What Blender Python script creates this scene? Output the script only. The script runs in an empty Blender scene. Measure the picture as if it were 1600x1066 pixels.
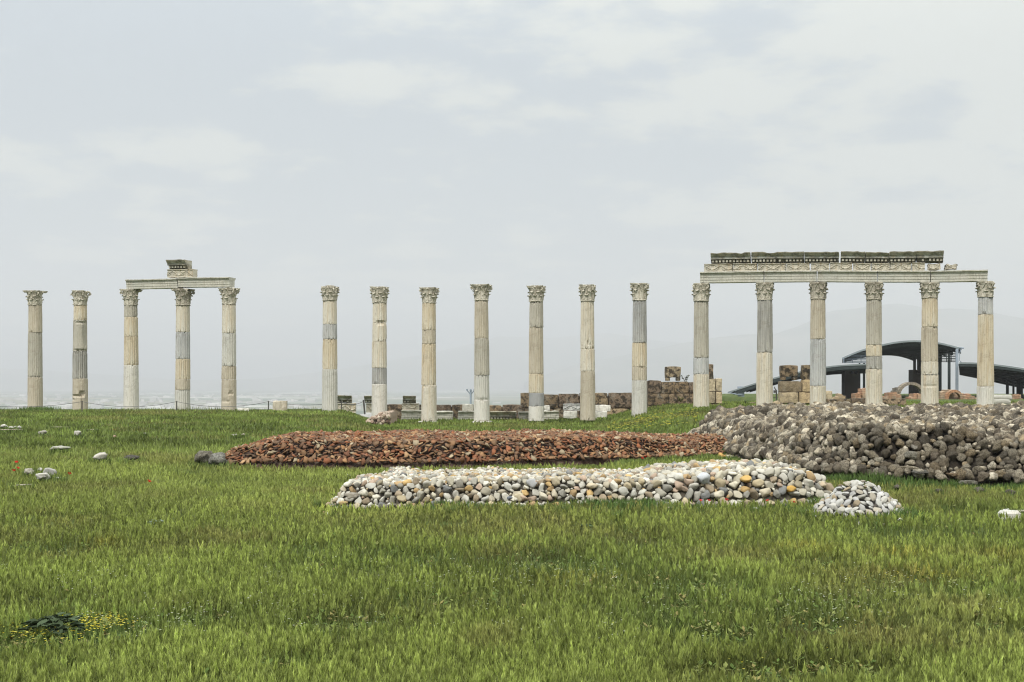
import bpy, math, random
import numpy as np
from mathutils import Vector, Matrix

S = bpy.context.scene
C = S.collection
rnd = random.Random(7)
R = np.random.RandomState(11)

# ------------------------------------------------------------------ camera, sky, sun, exposure
F = 1600 * 50.0 / 36.0          # focal length in pixels of the 1600 px photograph
EYE = 1.7
HZ = 597.0                      # eye level row in the photograph
cam = bpy.data.cameras.new("camera"); cam.lens = 50; cam.sensor_width = 36
cam.shift_y = (HZ - 533.0) / 1600.0
cam.clip_start = 0.1; cam.clip_end = 60000
co = bpy.data.objects.new("camera", cam); C.objects.link(co)
co.location = (0, 0, EYE); co.rotation_euler = (math.radians(90), 0, 0)
S.camera = co

SUN_EL, SUN_AZ = 52.0, 205.0      # azimuth: direction the sun stands in, clockwise from +Y
w = bpy.data.worlds.new("World"); S.world = w; w.use_nodes = True
nt = w.node_tree; N = nt.nodes; L = nt.links
for n in list(N): N.remove(n)
out = N.new("ShaderNodeOutputWorld"); bg = N.new("ShaderNodeBackground"); bg.inputs[1].default_value = 0.1
sky = N.new("ShaderNodeTexSky"); sky.sky_type = 'NISHITA'; sky.sun_disc = False
sky.sun_elevation = math.radians(SUN_EL); sky.sun_rotation = math.radians(SUN_AZ)
sky.dust_density = 2.0
geo = N.new("ShaderNodeNewGeometry")
tc = N.new("ShaderNodeTexCoord")
sep = N.new("ShaderNodeSeparateXYZ"); L.new(tc.outputs["Generated"], sep.inputs[0])
def M(op, a, b=None, c=None):
    n = N.new("ShaderNodeMath"); n.operation = op
    for i, v in enumerate((a, b, c)):
        if v is None: continue
        if isinstance(v, (int, float)): n.inputs[i].default_value = v
        else: L.new(v, n.inputs[i])
    return n.outputs[0]
zc = M('MAXIMUM', sep.outputs[2], 0.0)
den = M('ADD', zc, 0.16)
cx = M('DIVIDE', sep.outputs[0], den); cy = M('DIVIDE', sep.outputs[1], den)
comb = N.new("ShaderNodeCombineXYZ"); L.new(cx, comb.inputs[0]); L.new(cy, comb.inputs[1])
def wnoise(scale, detail, off, rough=0.5):
    mp = N.new("ShaderNodeMapping"); mp.inputs["Location"].default_value = off
    L.new(comb.outputs[0], mp.inputs[0])
    n = N.new("ShaderNodeTexNoise"); n.inputs["Scale"].default_value = scale
    n.inputs["Detail"].default_value = detail; n.inputs["Roughness"].default_value = rough
    n.inputs["Distortion"].default_value = 0.15
    L.new(mp.outputs[0], n.inputs["Vector"]); return n.outputs[0]
def wramp(v, a, b, c0, c1):
    r = N.new("ShaderNodeValToRGB"); r.color_ramp.elements[0].position = a; r.color_ramp.elements[1].position = b
    r.color_ramp.elements[0].color = (*c0, 1); r.color_ramp.elements[1].color = (*c1, 1)
    r.color_ramp.interpolation = 'EASE'
    L.new(v, r.inputs[0]); return r.outputs[0]
n1 = wnoise(1.3, 5, (3.1, 1.7, 0)); n2 = wnoise(3.2, 8, (8.0, 4.4, 2), 0.58)
mixn = M('ADD', M('MULTIPLY', n1, 0.45), M('MULTIPLY', n2, 0.55))
# brighter towards the right, as the photographed overcast is
mixn = M('ADD', mixn, M('MULTIPLY', sep.outputs[0], 0.17))
cl = wramp(mixn, 0.475, 0.56, (4.45, 4.98, 5.42), (6.70, 6.86, 6.30))
mx = N.new("ShaderNodeMix"); mx.data_type = 'RGBA'; mx.inputs[0].default_value = 0.93
# an overcast is brightest overhead
zen = M('ADD', 0.545, M('MULTIPLY', M('SMOOTH_MAX', M('SUBTRACT', sep.outputs[2], 0.22), 0.0, 0.1), 2.6))
vm = N.new("ShaderNodeVectorMath"); vm.operation = 'SCALE'; L.new(cl, vm.inputs[0]); L.new(zen, vm.inputs[3])
L.new(sky.outputs[0], mx.inputs[6]); L.new(vm.outputs[0], mx.inputs[7])
L.new(mx.outputs[2], bg.inputs[0]); L.new(bg.outputs[0], out.inputs[0])

sl = bpy.data.lights.new("sun", 'SUN'); sl.energy = 2.2; sl.angle = math.radians(14); sl.color = (1.0, 0.95, 0.87)
so = bpy.data.objects.new("sun", sl); C.objects.link(so)
az, el = math.radians(SUN_AZ), math.radians(SUN_EL)
sd = Vector((math.sin(az) * math.cos(el), math.cos(az) * math.cos(el), math.sin(el)))
so.rotation_euler = sd.to_track_quat('Z', 'Y').to_euler()
so.location = (0, 0, 40)
S.view_settings.view_transform = 'Standard'; S.view_settings.look = 'None'
S.view_settings.exposure = 0.96; S.view_settings.gamma = 1.0; S.view_settings.use_curve_mapping = False
S.cycles.use_denoising = True
S.cycles.filter_width = 1.15
S.cycles.max_bounces = 6; S.cycles.diffuse_bounces = 3; S.cycles.volume_bounces = 0
S.cycles.transparent_max_bounces = 4

# ------------------------------------------------------------------ helpers
def PX(px, Y): return (px - 800.0) / F * Y
def PZ(py, Y): return EYE - (py - HZ) / F * Y
def sm(a, b, x):
    t = np.clip((np.asarray(x, float) - a) / (b - a), 0, 1); return t * t * (3 - 2 * t)
def _h(i, j, k, s):
    n = (i * 374761393 + j * 668265263 + k * 2147483647 + s * 1274126177) & 0xffffffff
    n = ((n ^ (n >> 13)) * 1274126177) & 0xffffffff
    return ((n ^ (n >> 16)) & 0xffff) / 65535.0
def vn(P, seed=0):
    P = np.asarray(P, float); Q = np.floor(P).astype(np.int64); f = P - Q; f = f * f * (3 - 2 * f)
    r = 0
    for dx in (0, 1):
        for dy in (0, 1):
            for dz in (0, 1):
                wt = (f[:, 0] if dx else 1 - f[:, 0]) * (f[:, 1] if dy else 1 - f[:, 1]) * (f[:, 2] if dz else 1 - f[:, 2])
                r = r + wt * _h(Q[:, 0] + dx, Q[:, 1] + dy, Q[:, 2] + dz, seed)
    return r * 2 - 1
def fbm(P, o=3, seed=0):
    P = np.asarray(P, float); r = 0; a = 1; t = 0
    for i in range(o):
        r = r + a * vn(P * (2 ** i) + 17.3 * i, seed + i); t += a; a *= .5
    return r / t
def n2d(X, Y, sc, o=3, seed=0):
    X = np.asarray(X, float); sh = X.shape
    return fbm(np.stack([X.ravel() * sc, np.asarray(Y, float).ravel() * sc, np.zeros(X.size)], 1), o, seed).reshape(sh)

def mesh(name, V, Fs, Col=None, smooth=False, mat=None):
    me = bpy.data.meshes.new(name)
    V = np.asarray(V, np.float32)
    if isinstance(Fs, np.ndarray):
        n, k = Fs.shape
        me.vertices.add(len(V)); me.vertices.foreach_set("co", V.ravel())
        me.loops.add(n * k); me.loops.foreach_set("vertex_index", Fs.ravel().astype(np.int32))
        me.polygons.add(n); me.polygons.foreach_set("loop_start", np.arange(0, n * k, k, dtype=np.int32))
        me.update(calc_edges=True)
    else:
        me.from_pydata([tuple(v) for v in V], [], Fs); me.update()
    if Col is not None:
        Col = np.asarray(Col, np.float32)
        if Col.ndim == 1: Col = np.tile(Col, (len(V), 1))
        a = me.attributes.new("Col", 'FLOAT_COLOR', 'POINT')
        a.data.foreach_set("color", np.hstack([Col, np.ones((len(V), 1), np.float32)]).astype(np.float32).ravel())
    if smooth: me.polygons.foreach_set("use_smooth", np.ones(len(me.polygons), bool))
    if mat: me.materials.append(mat)
    return me
def put(name, me, parent=None, loc=(0, 0, 0), rz=0):
    o = bpy.data.objects.new(name, me); C.objects.link(o); o.location = loc; o.rotation_euler = (0, 0, rz)
    if parent: o.parent = parent
    return o
def tag(o, label=None, cat=None, group=None, kind=None):
    if label: o["label"] = label
    if cat: o["category"] = cat
    if group: o["group"] = group
    if cat and not kind: kind = "thing"
    if kind: o["kind"] = kind
    return o
def empty(name, loc, rz=0):
    o = bpy.data.objects.new(name, None); C.objects.link(o); o.location = loc; o.rotation_euler = (0, 0, rz)
    o.empty_display_size = .3; return o

class MB:
    def __init__(s): s.V = []; s.F = []; s.C = []
    def add(s, V, Fs, col=(.5, .5, .5)):
        b = len(s.V); s.V += [tuple(v) for v in V]
        s.F += [tuple(int(i) + b for i in f) for f in Fs]
        col = np.asarray(col, float)
        s.C += [tuple(c) for c in (np.tile(col, (len(V), 1)) if col.ndim == 1 else col)]
    def box(s, x0, x1, y0, y1, z0, z1, col=(.5, .5, .5)):
        s.add([(x, y, z) for z in (z0, z1) for y in (y0, y1) for x in (x0, x1)],
              [(0, 2, 3, 1), (4, 5, 7, 6), (0, 1, 5, 4), (2, 6, 7, 3), (0, 4, 6, 2), (1, 3, 7, 5)], col)
    def tube(s, pts, r, n=6, col=(.5, .5, .5), r2=None):
        pts = [Vector(p) for p in pts]; V = []; Fs = []
        for i, p in enumerate(pts):
            d = (pts[min(i + 1, len(pts) - 1)] - pts[max(i - 1, 0)]).normalized()
            a = d.orthogonal().normalized() if abs(d.z) < .99 else Vector((1, 0, 0))
            if abs(d.z) < .99: a = Vector((0, 0, 1)).cross(d).normalized()
            b = d.cross(a); rr = r if r2 is None else r + (r2 - r) * i / (len(pts) - 1)
            for k in range(n):
                t = 2 * math.pi * k / n; V.append(p + a * math.cos(t) * rr + b * math.sin(t) * rr)
        for i in range(len(pts) - 1):
            for k in range(n):
                Fs.append((i * n + k, i * n + (k + 1) % n, (i + 1) * n + (k + 1) % n, (i + 1) * n + k))
        Fs.append(tuple(range(n))[::-1]); Fs.append(tuple(range((len(pts) - 1) * n, len(pts) * n)))
        s.add(V, Fs, col)
    def mesh(s, name, mat, smooth=False):
        return mesh(name, np.array(s.V), s.F, np.array(s.C), smooth, mat)

# ------------------------------------------------------------------ materials
def mat(name, build):
    m = bpy.data.materials.new(name); m.use_nodes = True
    nt = m.node_tree
    for n in list(nt.nodes): nt.nodes.remove(n)
    o = nt.nodes.new("ShaderNodeOutputMaterial")
    class K: pass
    k = K(); k.nt = nt; k.m = m
    def node(t, **kw):
        n = nt.nodes.new(t)
        for a, v in kw.items():
            if a.startswith('_'): setattr(n, a[1:], v)
        return n
    def link(a, b): nt.links.new(a, b)
    def noise(vec, scale, detail=4, rough=.55, dist=0):
        n = node("ShaderNodeTexNoise"); n.inputs["Scale"].default_value = scale; n.inputs["Detail"].default_value = detail
        n.inputs["Roughness"].default_value = rough; n.inputs["Distortion"].default_value = dist
        link(vec, n.inputs["Vector"]); return n.outputs[0]
    def ramp(v, *st, ease=False):
        r = node("ShaderNodeValToRGB"); e = r.color_ramp.elements
        while len(e) < len(st): e.new(.5)
        for i, (p, c) in enumerate(st):
            e[i].position = p; e[i].color = (*c, 1) if not isinstance(c, (int, float)) else (c, c, c, 1)
        link(v, r.inputs[0]); return r.outputs[0]
    def mix(f, a, b, mode='MIX'):
        n = node("ShaderNodeMix"); n.data_type = 'RGBA'; n.blend_type = mode
        for i, v in ((0, f), (6, a), (7, b)):
            if isinstance(v, (int, float)): n.inputs[i].default_value = v
            elif isinstance(v, tuple): n.inputs[i].default_value = (*v, 1)
            else: link(v, n.inputs[i])
        return n.outputs[2]
    def bump(h, strength, dist):
        n = node("ShaderNodeBump"); n.inputs["Strength"].default_value = strength; n.inputs["Distance"].default_value = dist
        link(h, n.inputs["Height"]); return n.outputs[0]
    def stretch(vec, sx, sy, sz):
        n = node("ShaderNodeMapping"); n.inputs["Scale"].default_value = (sx, sy, sz); link(vec, n.inputs[0]); return n.outputs[0]
    def principled(color, rough=.85, normal=None, spec=.3, metal=0):
        p = node("ShaderNodeBsdfPrincipled")
        if isinstance(color, tuple): p.inputs["Base Color"].default_value = (*color, 1)
        else: link(color, p.inputs["Base Color"])
        p.inputs["Roughness"].default_value = rough; p.inputs["Metallic"].default_value = metal
        p.inputs["Specular IOR Level"].default_value = spec
        if normal is not None: link(normal, p.inputs["Normal"])
        link(p.outputs[0], o.inputs[0]); return p
    k.node, k.link, k.noise, k.ramp, k.mix, k.bump, k.stretch, k.principled, k.out = node, link, noise, ramp, mix, bump, stretch, principled, o
    build(k); return m

def col_src(k, objcol):
    if objcol: return k.node("ShaderNodeObjectInfo").outputs["Color"]
    a = k.node("ShaderNodeAttribute"); a.attribute_name = "Col"; return a.outputs["Color"]

def marble_mat(name, c1, c2, stain, vein=.35, streak=.5, dark=.25):
    def toned(c):
        g = sum(c) / 3; k = .80 + .10 * (1 - g / .5)
        return tuple((g + (x - g) * .84) * k * 1.03 + .04 * m_ for x, m_ in zip(c, (1.06, 1.0, .84)))
    c1, c2, stain = toned(c1), toned(c2), toned(stain)
    def b(k):
        tcn = k.node("ShaderNodeTexCoord"); v = tcn.outputs["Object"]
        big = k.noise(k.stretch(v, 1, 1, .45), 1.6, 5, .6)
        c = k.mix(k.ramp(big, (.35, 0.), (.65, 1.)), c1, c2)
        st = k.noise(k.stretch(v, 3.2, 3.2, .35), 1.8, 4, .6)
        c = k.mix(k.ramp(st, (.48, 0.), (.66, streak)), c, stain)
        st2 = k.noise(k.stretch(v, 6, 6, .5), 2.3, 5, .65)
        c = k.mix(k.ramp(st2, (.55, 0.), (.70, .55)), c, (.17, .16, .13))
        ve = k.noise(v, 1.3, 6, .6, 1.2)
        c = k.mix(k.ramp(ve, (.485, 0.), (.5, vein), (.515, 0.)), c, (.16, .12, .08))
        lich = k.noise(v, 9, 5, .7)
        c = k.mix(k.ramp(lich, (.58, 0.), (.70, dark)), c, (.07, .065, .05))
        fine = k.noise(v, 40, 3, .6)
        c = k.mix(.35, c, k.ramp(fine, (.3, .55), (.7, 1.)), 'MULTIPLY')
        h = k.noise(v, 22, 5, .65)
        k.principled(c, .8, k.bump(h, .5, .02), .25)
    return mat(name, b)

MAR = {
 'cream':  marble_mat("marble_cream", (.60, .54, .42), (.66, .61, .50), (.50, .36, .19)),
 'yellow': marble_mat("marble_yellow", (.57, .47, .31), (.62, .55, .41), (.48, .34, .17), streak=.6),
 'tan':    marble_mat("marble_tan", (.44, .38, .28), (.53, .46, .34), (.36, .29, .19), streak=.6),
 'gtan':   marble_mat("marble_grey_tan", (.39, .36, .29), (.48, .44, .35), (.30, .27, .21), streak=.6),
 'blue':   marble_mat("marble_blue_grey", (.40, .405, .40), (.52, .515, .49), (.29, .30, .30), streak=.6),
 'dgrey':  marble_mat("marble_dark_grey", (.30, .29, .26), (.42, .40, .35), (.17, .165, .15), streak=.7),
 'dblue':  marble_mat("marble_dark_blue_grey", (.31, .315, .31), (.43, .42, .39), (.19, .19, .18), streak=.7),
 'white':  marble_mat("marble_white", (.62, .59, .52), (.70, .67, .59), (.53, .45, .33), streak=.35, dark=.12),
 'gwhite': marble_mat("marble_grey_white", (.52, .51, .46), (.61, .59, .52), (.45, .41, .33), streak=.4, dark=.12),
 'cement': marble_mat("cement_grey", (.25, .255, .26), (.31, .31, .31), (.20, .20, .20), vein=0, streak=.3, dark=.1),
 'cap':    marble_mat("capital_marble", (.50, .46, .36), (.60, .55, .44), (.30, .25, .17), streak=.7, dark=.75),
 'capd':   marble_mat("capital_marble_weathered", (.38, .34, .26), (.50, .45, .35), (.22, .18, .13), streak=.8, dark=.9),
 'beam':   marble_mat("beam_marble", (.50, .49, .42), (.60, .57, .48), (.36, .33, .25), streak=.6, dark=.3),
 'frieze': marble_mat("frieze_marble", (.44, .41, .33), (.55, .50, .38), (.40, .29, .15), streak=.8, dark=.7),
}
def cornice_b(k):
    v = k.node("ShaderNodeTexCoord").outputs["Object"]
    a = k.node("ShaderNodeAttribute"); a.attribute_name = "Col"
    c = k.mix(k.ramp(k.noise(v, 2.4, 6, .65), (.50, 0.), (.64, .8)), a.outputs["Color"], (.14, .13, .105))
    c = k.mix(k.ramp(k.noise(v, 3.3, 5, .6), (.55, 0.), (.68, .7)), c, (.44, .38, .28))
    c = k.mix(.4, c, k.ramp(k.noise(v, 28, 4, .7), (.3, .5), (.7, 1.)), 'MULTIPLY')
    k.principled(c, .9, k.bump(k.noise(v, 18, 5, .7), .7, .03), .2)
MAR['cornice'] = mat("cornice_stone", cornice_b)

def travertine(name, objcol, dark=.8, sc=1.0, spotlight=.5):
    def b(k):
        v = k.node("ShaderNodeTexCoord").outputs["Object"]
        base = col_src(k, objcol)
        n = k.noise(v, 5 * sc, 6, .7, .5)
        c = k.mix(k.ramp(n, (.46, 0.), (.56, dark)), base, (.05, .04, .03))
        lich = k.noise(v, 3.1 * sc, 5, .65)
        c = k.mix(k.ramp(lich, (.55, 0.), (.68, spotlight)), c, (.36, .34, .29))
        fine = k.noise(v, 30 * sc, 4, .7)
        c = k.mix(.6, c, k.ramp(fine, (.35, .45), (.65, 1.)), 'MULTIPLY')
        k.principled(c, .95, k.bump(k.noise(v, 14 * sc, 6, .75), 1.0, .05), .15)
    return mat(name, b)
TRAV = travertine("travertine_blocks", False, .95, .8, .35)
YELT = travertine("yellow_travertine_blocks", False, .38, .8, .25)
RUBM = travertine("rubble_stone_mass", False, .72, 1.3, .3)
RUBO = travertine("rubble_stone", True, .72, 1.3, .3)

def pebble(name, objcol, bumpd=.006, mott=.5, sc=1.0):
    def b(k):
        v = k.node("ShaderNodeTexCoord").outputs["Object"]
        base = col_src(k, objcol)
        c = k.mix(k.ramp(k.noise(v, 9 * sc, 5, .65, .4), (.45, 0.), (.70, mott)), base, k.mix(.5, base, (.20, .17, .13)))
        c = k.mix(k.ramp(k.noise(v, 22 * sc, 4, .7), (.60, 0.), (.70, .5)), c, (.10, .09, .07))
        c = k.mix(.4, c, k.ramp(k.noise(v, 60 * sc, 3, .6), (.3, .6), (.7, 1.)), 'MULTIPLY')
        k.principled(c, .85, k.bump(k.noise(v, 30 * sc, 5, .6), .7, bumpd), .25)
    return mat(name, b)
PEBM = pebble("river_stone_mass", False); PEBO = pebble("river_stone", True)
TILM = pebble("tile_shard_mass", False, .004, .8, 1.2); TILO = pebble("tile_shard", True, .004, .6, 1.5)

def brick_b(k):
    v = k.node("ShaderNodeTexCoord").outputs["Object"]
    a = k.node("ShaderNodeAttribute"); a.attribute_name = "Col"
    w_ = k.node("ShaderNodeTexWave"); w_.bands_direction = 'Z'; w_.inputs["Scale"].default_value = 2.2; w_.inputs["Distortion"].default_value = 1.5
    k.link(v, w_.inputs["Vector"])
    c = k.mix(k.ramp(k.noise(v, 1.2, 6, .7), (.42, 0.), (.6, .8)), a.outputs["Color"], (.30, .25, .18))
    c = k.mix(.45, c, k.ramp(w_.outputs[0], (.1, .35), (.5, 1.)), 'MULTIPLY')
    k.principled(c, .95, k.bump(k.noise(v, 8, 5, .7), .8, .08), .1)
BRICK = mat("old_brick", brick_b)

def metal_b(col, rough):
    def b(k):
        v = k.node("ShaderNodeTexCoord").outputs["Object"]
        c = k.mix(k.ramp(k.noise(v, .8, 5, .6), (.4, 0.), (.65, .5)), col, tuple(x * .7 for x in col))
        k.principled(c, rough, None, .4)
    return b
DARKM = mat("dark_green_steel", metal_b((.018, .027, .028), .6))
GREYM = mat("grey_painted_steel", metal_b((.24, .28, .33), .5))
ROOFM = mat("roof_sheet", metal_b((.20, .23, .24), .5))
RUSTM = mat("weathered_dark_panel", metal_b((.060, .045, .035), .8))
IRON = mat("iron_post", metal_b((.06, .055, .05), .7))
ROPE = mat("rope", metal_b((.12, .12, .12), .9))

def leaf_b(transl):
    def b(k):
        a = k.node("ShaderNodeAttribute"); a.attribute_name = "Col"
        d = k.node("ShaderNodeBsdfPrincipled"); k.link(a.outputs["Color"], d.inputs["Base Color"])
        d.inputs["Roughness"].default_value = .6; d.inputs["Specular IOR Level"].default_value = .25
        t = k.node("ShaderNodeBsdfTranslucent"); k.link(a.outputs["Color"], t.inputs[0])
        m = k.node("ShaderNodeMixShader"); m.inputs[0].default_value = transl
        k.link(d.outputs[0], m.inputs[1]); k.link(t.outputs[0], m.inputs[2]); k.link(m.outputs[0], k.out.inputs[0])
    return b
GRASS = mat("grass_blades", leaf_b(.35)); LEAF = mat("broad_leaf", leaf_b(.15)); LEAF.node_tree.nodes["Principled BSDF"].inputs["Specular IOR Level"].default_value = .06; PETAL = mat("petals", leaf_b(.3))

def ground_b(k):
    g = k.node("ShaderNodeNewGeometry"); v = g.outputs["Position"]
    near = k.ramp(k.noise(v, .35, 6, .6), (.35, (.060, .085, .022)), (.5, (.075, .105, .028)), (.68, (.11, .11, .035)))
    near = k.mix(.6, near, k.ramp(k.noise(v, 6, 5, .7), (.3, .45), (.7, 1.)), 'MULTIPLY')
    vo = k.node("ShaderNodeTexVoronoi"); vo.inputs["Scale"].default_value = .0022; k.link(v, vo.inputs["Vector"])
    sepc = k.node("ShaderNodeSeparateColor"); k.link(vo.outputs["Color"], sepc.inputs[0])
    far = k.ramp(sepc.outputs[0], (0., (.05, .08, .04)), (.35, (.10, .14, .06)), (.6, (.22, .20, .13)), (.78, (.14, .16, .09)), (.88, (.46, .45, .40)))
    far = k.mix(.5, far, k.ramp(k.noise(v, .004, 6, .7), (.35, .4), (.65, 1.)), 'MULTIPLY')
    ln = k.node("ShaderNodeVectorMath"); ln.operation = 'LENGTH'; k.link(v, ln.inputs[0])
    mr = k.node("ShaderNodeMapRange"); mr.inputs[1].default_value = 300; mr.inputs[2].default_value = 900; k.link(ln.outputs["Value"], mr.inputs[0])
    c = k.mix(mr.outputs[0], near, far)
    k.principled(c, .95, k.bump(k.noise(v, 9, 5, .7), .8, .06), .1)
GROUND = mat("grassy_ground", ground_b)

def mount_b(k):
    v = k.node("ShaderNodeNewGeometry").outputs["Position"]
    c = k.ramp(k.noise(v, .0012, 7, .65), (.35, (.05, .07, .04)), (.5, (.10, .11, .07)), (.66, (.22, .20, .15)))
    k.principled(c, .95, None, .1)
MOUNT = mat("mountain_slopes", mount_b)

# ------------------------------------------------------------------ terrain
# z here is the level of the grass tips; the soil lies 0.13 m lower
def gtop(X, Y):
    X = np.asarray(X, float); Y = np.asarray(Y, float)
    left = .36 * sm(33, 66, Y)
    mid = -.12 * sm(34, 62, Y)
    right = .60 * sm(40, 61, Y)
    wl = 1 - sm(-7.2, -5.6, X + (Y - 60) * .12)
    wr = sm(2.8, 8.0, X - (Y - 60) * .05)
    z = mid * (1 - wl) * (1 - wr) + left * wl + right * wr
    z = z + .05 * n2d(X, Y, .22, 2, 5) * sm(6, 20, Y) * (1 - sm(30, 60, Y)) + .02 * n2d(X, Y, .5, 2, 9)
    # little crest tufts by the left columns
    return z
def soil(X, Y):
    X = np.asarray(X, float); Y = np.asarray(Y, float)
    z = gtop(X, Y) - .13
    edge = np.where(X < 0, 74 + 12 * sm(-8, -3, X), 86) + 170 * sm(17, 27, X)
    d = np.maximum(Y - edge, 0)
    z = z - (sm(0, 40, d) * .5 * np.minimum(d, 40) * .4 + np.maximum(d - 20, 0) * .24)
    side = np.maximum(np.abs(X) - 160, 0) + np.maximum(-Y - 120, 0)
    z = z - side * .15
    # right terrace sinks very gently away from the colonnade
    z = z - .9 * sm(85, 190, Y) * sm(17, 27, X)
    floor = -75 + 4 * n2d(X, Y, .0006, 3, 3)
    z = np.where(z < floor, floor, z)
    return z
def spaced(lo, hi, pieces):
    a = []
    for s, e, st in pieces: a += list(np.arange(s, e, st))
    return np.array(a + [hi])
xs = spaced(-16000, 16000, [(-16000, -2000, 1000), (-2000, -400, 100), (-400, -100, 15), (-100, -30, 2.5), (-30, 30, .4), (30, 100, 2.5), (100, 400, 15), (400, 2000, 100), (2000, 16000, 1000)])
ys = spaced(-2000, 17000, [(-2000, -400, 200), (-400, -20, 20), (-20, 6, 2), (6, 90, .4), (90, 300, 4), (300, 1000, 30), (1000, 17000, 500)])
XX, YY = np.meshgrid(xs, ys)
ZZ = soil(XX, YY)
V = np.stack([XX.ravel(), YY.ravel(), ZZ.ravel()], 1)
def gridf(ny, nx):
    i = np.arange((ny - 1) * (nx - 1)); r, c = i // (nx - 1), i % (nx - 1); a = r * nx + c
    return np.stack([a, a + 1, a + nx + 1, a + nx], 1)
tag(put("ground", mesh("ground", V, gridf(len(ys), len(xs)), None, True, GROUND)), kind="structure")

# mountains: a broad range beyond the plain, with depth
def mountains(name, prof, D, depth, seed):
    px = np.array([p[0] for p in prof]); py = np.array([p[1] for p in prof])
    xs_ = np.linspace(px[0], px[-1], 260); nd = 60
    V = []
    for j in range(nd):
        t = j / (nd - 1); Yj = D - depth * .5 + depth * t
        prof_h = (HZ - np.interp(xs_, px, py)) / F * D + EYE + 75
        env = math.sin(math.pi * t) ** .8
        Xj = (xs_ - 800) / F * D * (1 + .0 * t)
        nn = n2d(Xj, np.full_like(Xj, Yj), 1 / 1400., 5, seed)
        rid = 1 - np.abs(n2d(Xj, np.full_like(Xj, Yj), 1 / 2300., 4, seed + 9)) * 1.2
        h = prof_h * (env * (.80 + .20 * rid) + .05 * nn * math.sin(math.pi * t)) - 78
        for a, b in zip(Xj, h): V.append((a, Yj, b))
    tag(put(name, mesh(name, np.array(V), gridf(nd, 260), None, True, MOUNT)), kind="structure")
mountains("mountains", [(820, 597), (900, 566), (1000, 545), (1085, 530), (1114, 523), (1164, 518), (1208, 515), (1243, 500), (1266, 488), (1289, 475), (1306, 471),
    (1345, 470), (1396, 463), (1437, 469), (1480, 466), (1516, 470), (1560, 480), (1620, 492), (1700, 500), (1900, 540), (2100, 590)], 12500, 3600, 3)
mountains("far_mountains", [(-500, 570), (-200, 566), (0, 572), (150, 584), (300, 594), (420, 590), (560, 570), (700, 545), (779, 524), (850, 530), (950, 519), (1050, 532), (1150, 540), (1300, 560), (1500, 590)], 15500, 2200, 13)

# the far town on the plain
m = MB()
for i in range(420):
    Y = 2900 + 6500 * rnd.random() ** 1.2; X = rnd.uniform(-.42, .42) * Y
    if rnd.random() < .5: X = -(.1 + .3 * rnd.random()) * Y
    z = float(soil(X, Y)); s = rnd.uniform(5, 17); h = rnd.uniform(4, 11); g = rnd.uniform(.38, .62)
    m.box(X - s, X + s, Y - s, Y + s, z - 1, z + h, (g, g * .97, g * .92))
tag(put("distant_town", m.mesh("distant_town", PEBM)), kind="stuff")

# ------------------------------------------------------------------ columns
ROW0, ROWK = 66.6, .2237
def rowY(px): return ROW0 / (1 + ROWK * (px - 800) / F)
ROWANG = -math.atan(ROWK)

def drum(R0, R1, h, flute, seed, chip=.012, bites=(), nseg=144, capf=True):
    nz = max(5, int(h / .09)); V = []
    zs = np.concatenate([[0, .012], np.linspace(.04, h - .04, nz), [h - .012, h]])
    th = np.arange(nseg) * 2 * math.pi / nseg
    prof = np.abs(np.sin(th * 12))                           # 24 flutes
    T, Z = np.meshgrid(th, zs); Pf = np.tile(prof, (len(zs), 1))
    Rr = R0 + (R1 - R0) * Z / h
    fl = flute * .031 * (Pf ** .7)
    wear = n2d(T * 3, Z * 2, 1.0, 3, seed)
    fl = fl * np.clip(.85 + .6 * wear, .25, 1.1)
    edge = np.minimum(Z, h - Z)
    Rr = Rr - fl
    P = np.stack([np.cos(T).ravel() * 2.2, np.sin(T).ravel() * 2.2, Z.ravel() * 2.2], 1)
    ns = fbm(P * 2.2, 4, seed + 3).reshape(T.shape)
    Rr = Rr + ns * .006
    che = np.clip(fbm(P * 3.1, 3, seed + 7).reshape(T.shape) - .12, 0, 1)
    Rr = Rr - che * chip * 11 * np.exp(-edge / .07) - .010 * np.exp(-edge / .010)
    for (a, z0, ra, rz_, dep) in bites:                      # broken-out places
        da = (T - a + math.pi) % (2 * math.pi) - math.pi
        q = (da * R0 / ra) ** 2 + ((Z - z0) / rz_) ** 2 + .5 * ns
        Rr = Rr - dep * np.clip(1.25 - q, 0, 1) ** .6 * (1 + .5 * ns)
    V = np.stack([(Rr * np.cos(T)).ravel(), (Rr * np.sin(T)).ravel(), Z.ravel()], 1).tolist()
    Fs = []
    for i in range(len(zs) - 1):
        for k in range(nseg):
            Fs.append((i * nseg + k, i * nseg + (k + 1) % nseg, (i + 1) * nseg + (k + 1) % nseg, (i + 1) * nseg + k))
    Fs.append(tuple(range(nseg))[::-1]); Fs.append(tuple(range((len(zs) - 1) * nseg, len(zs) * nseg)))
    return V, Fs

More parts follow.
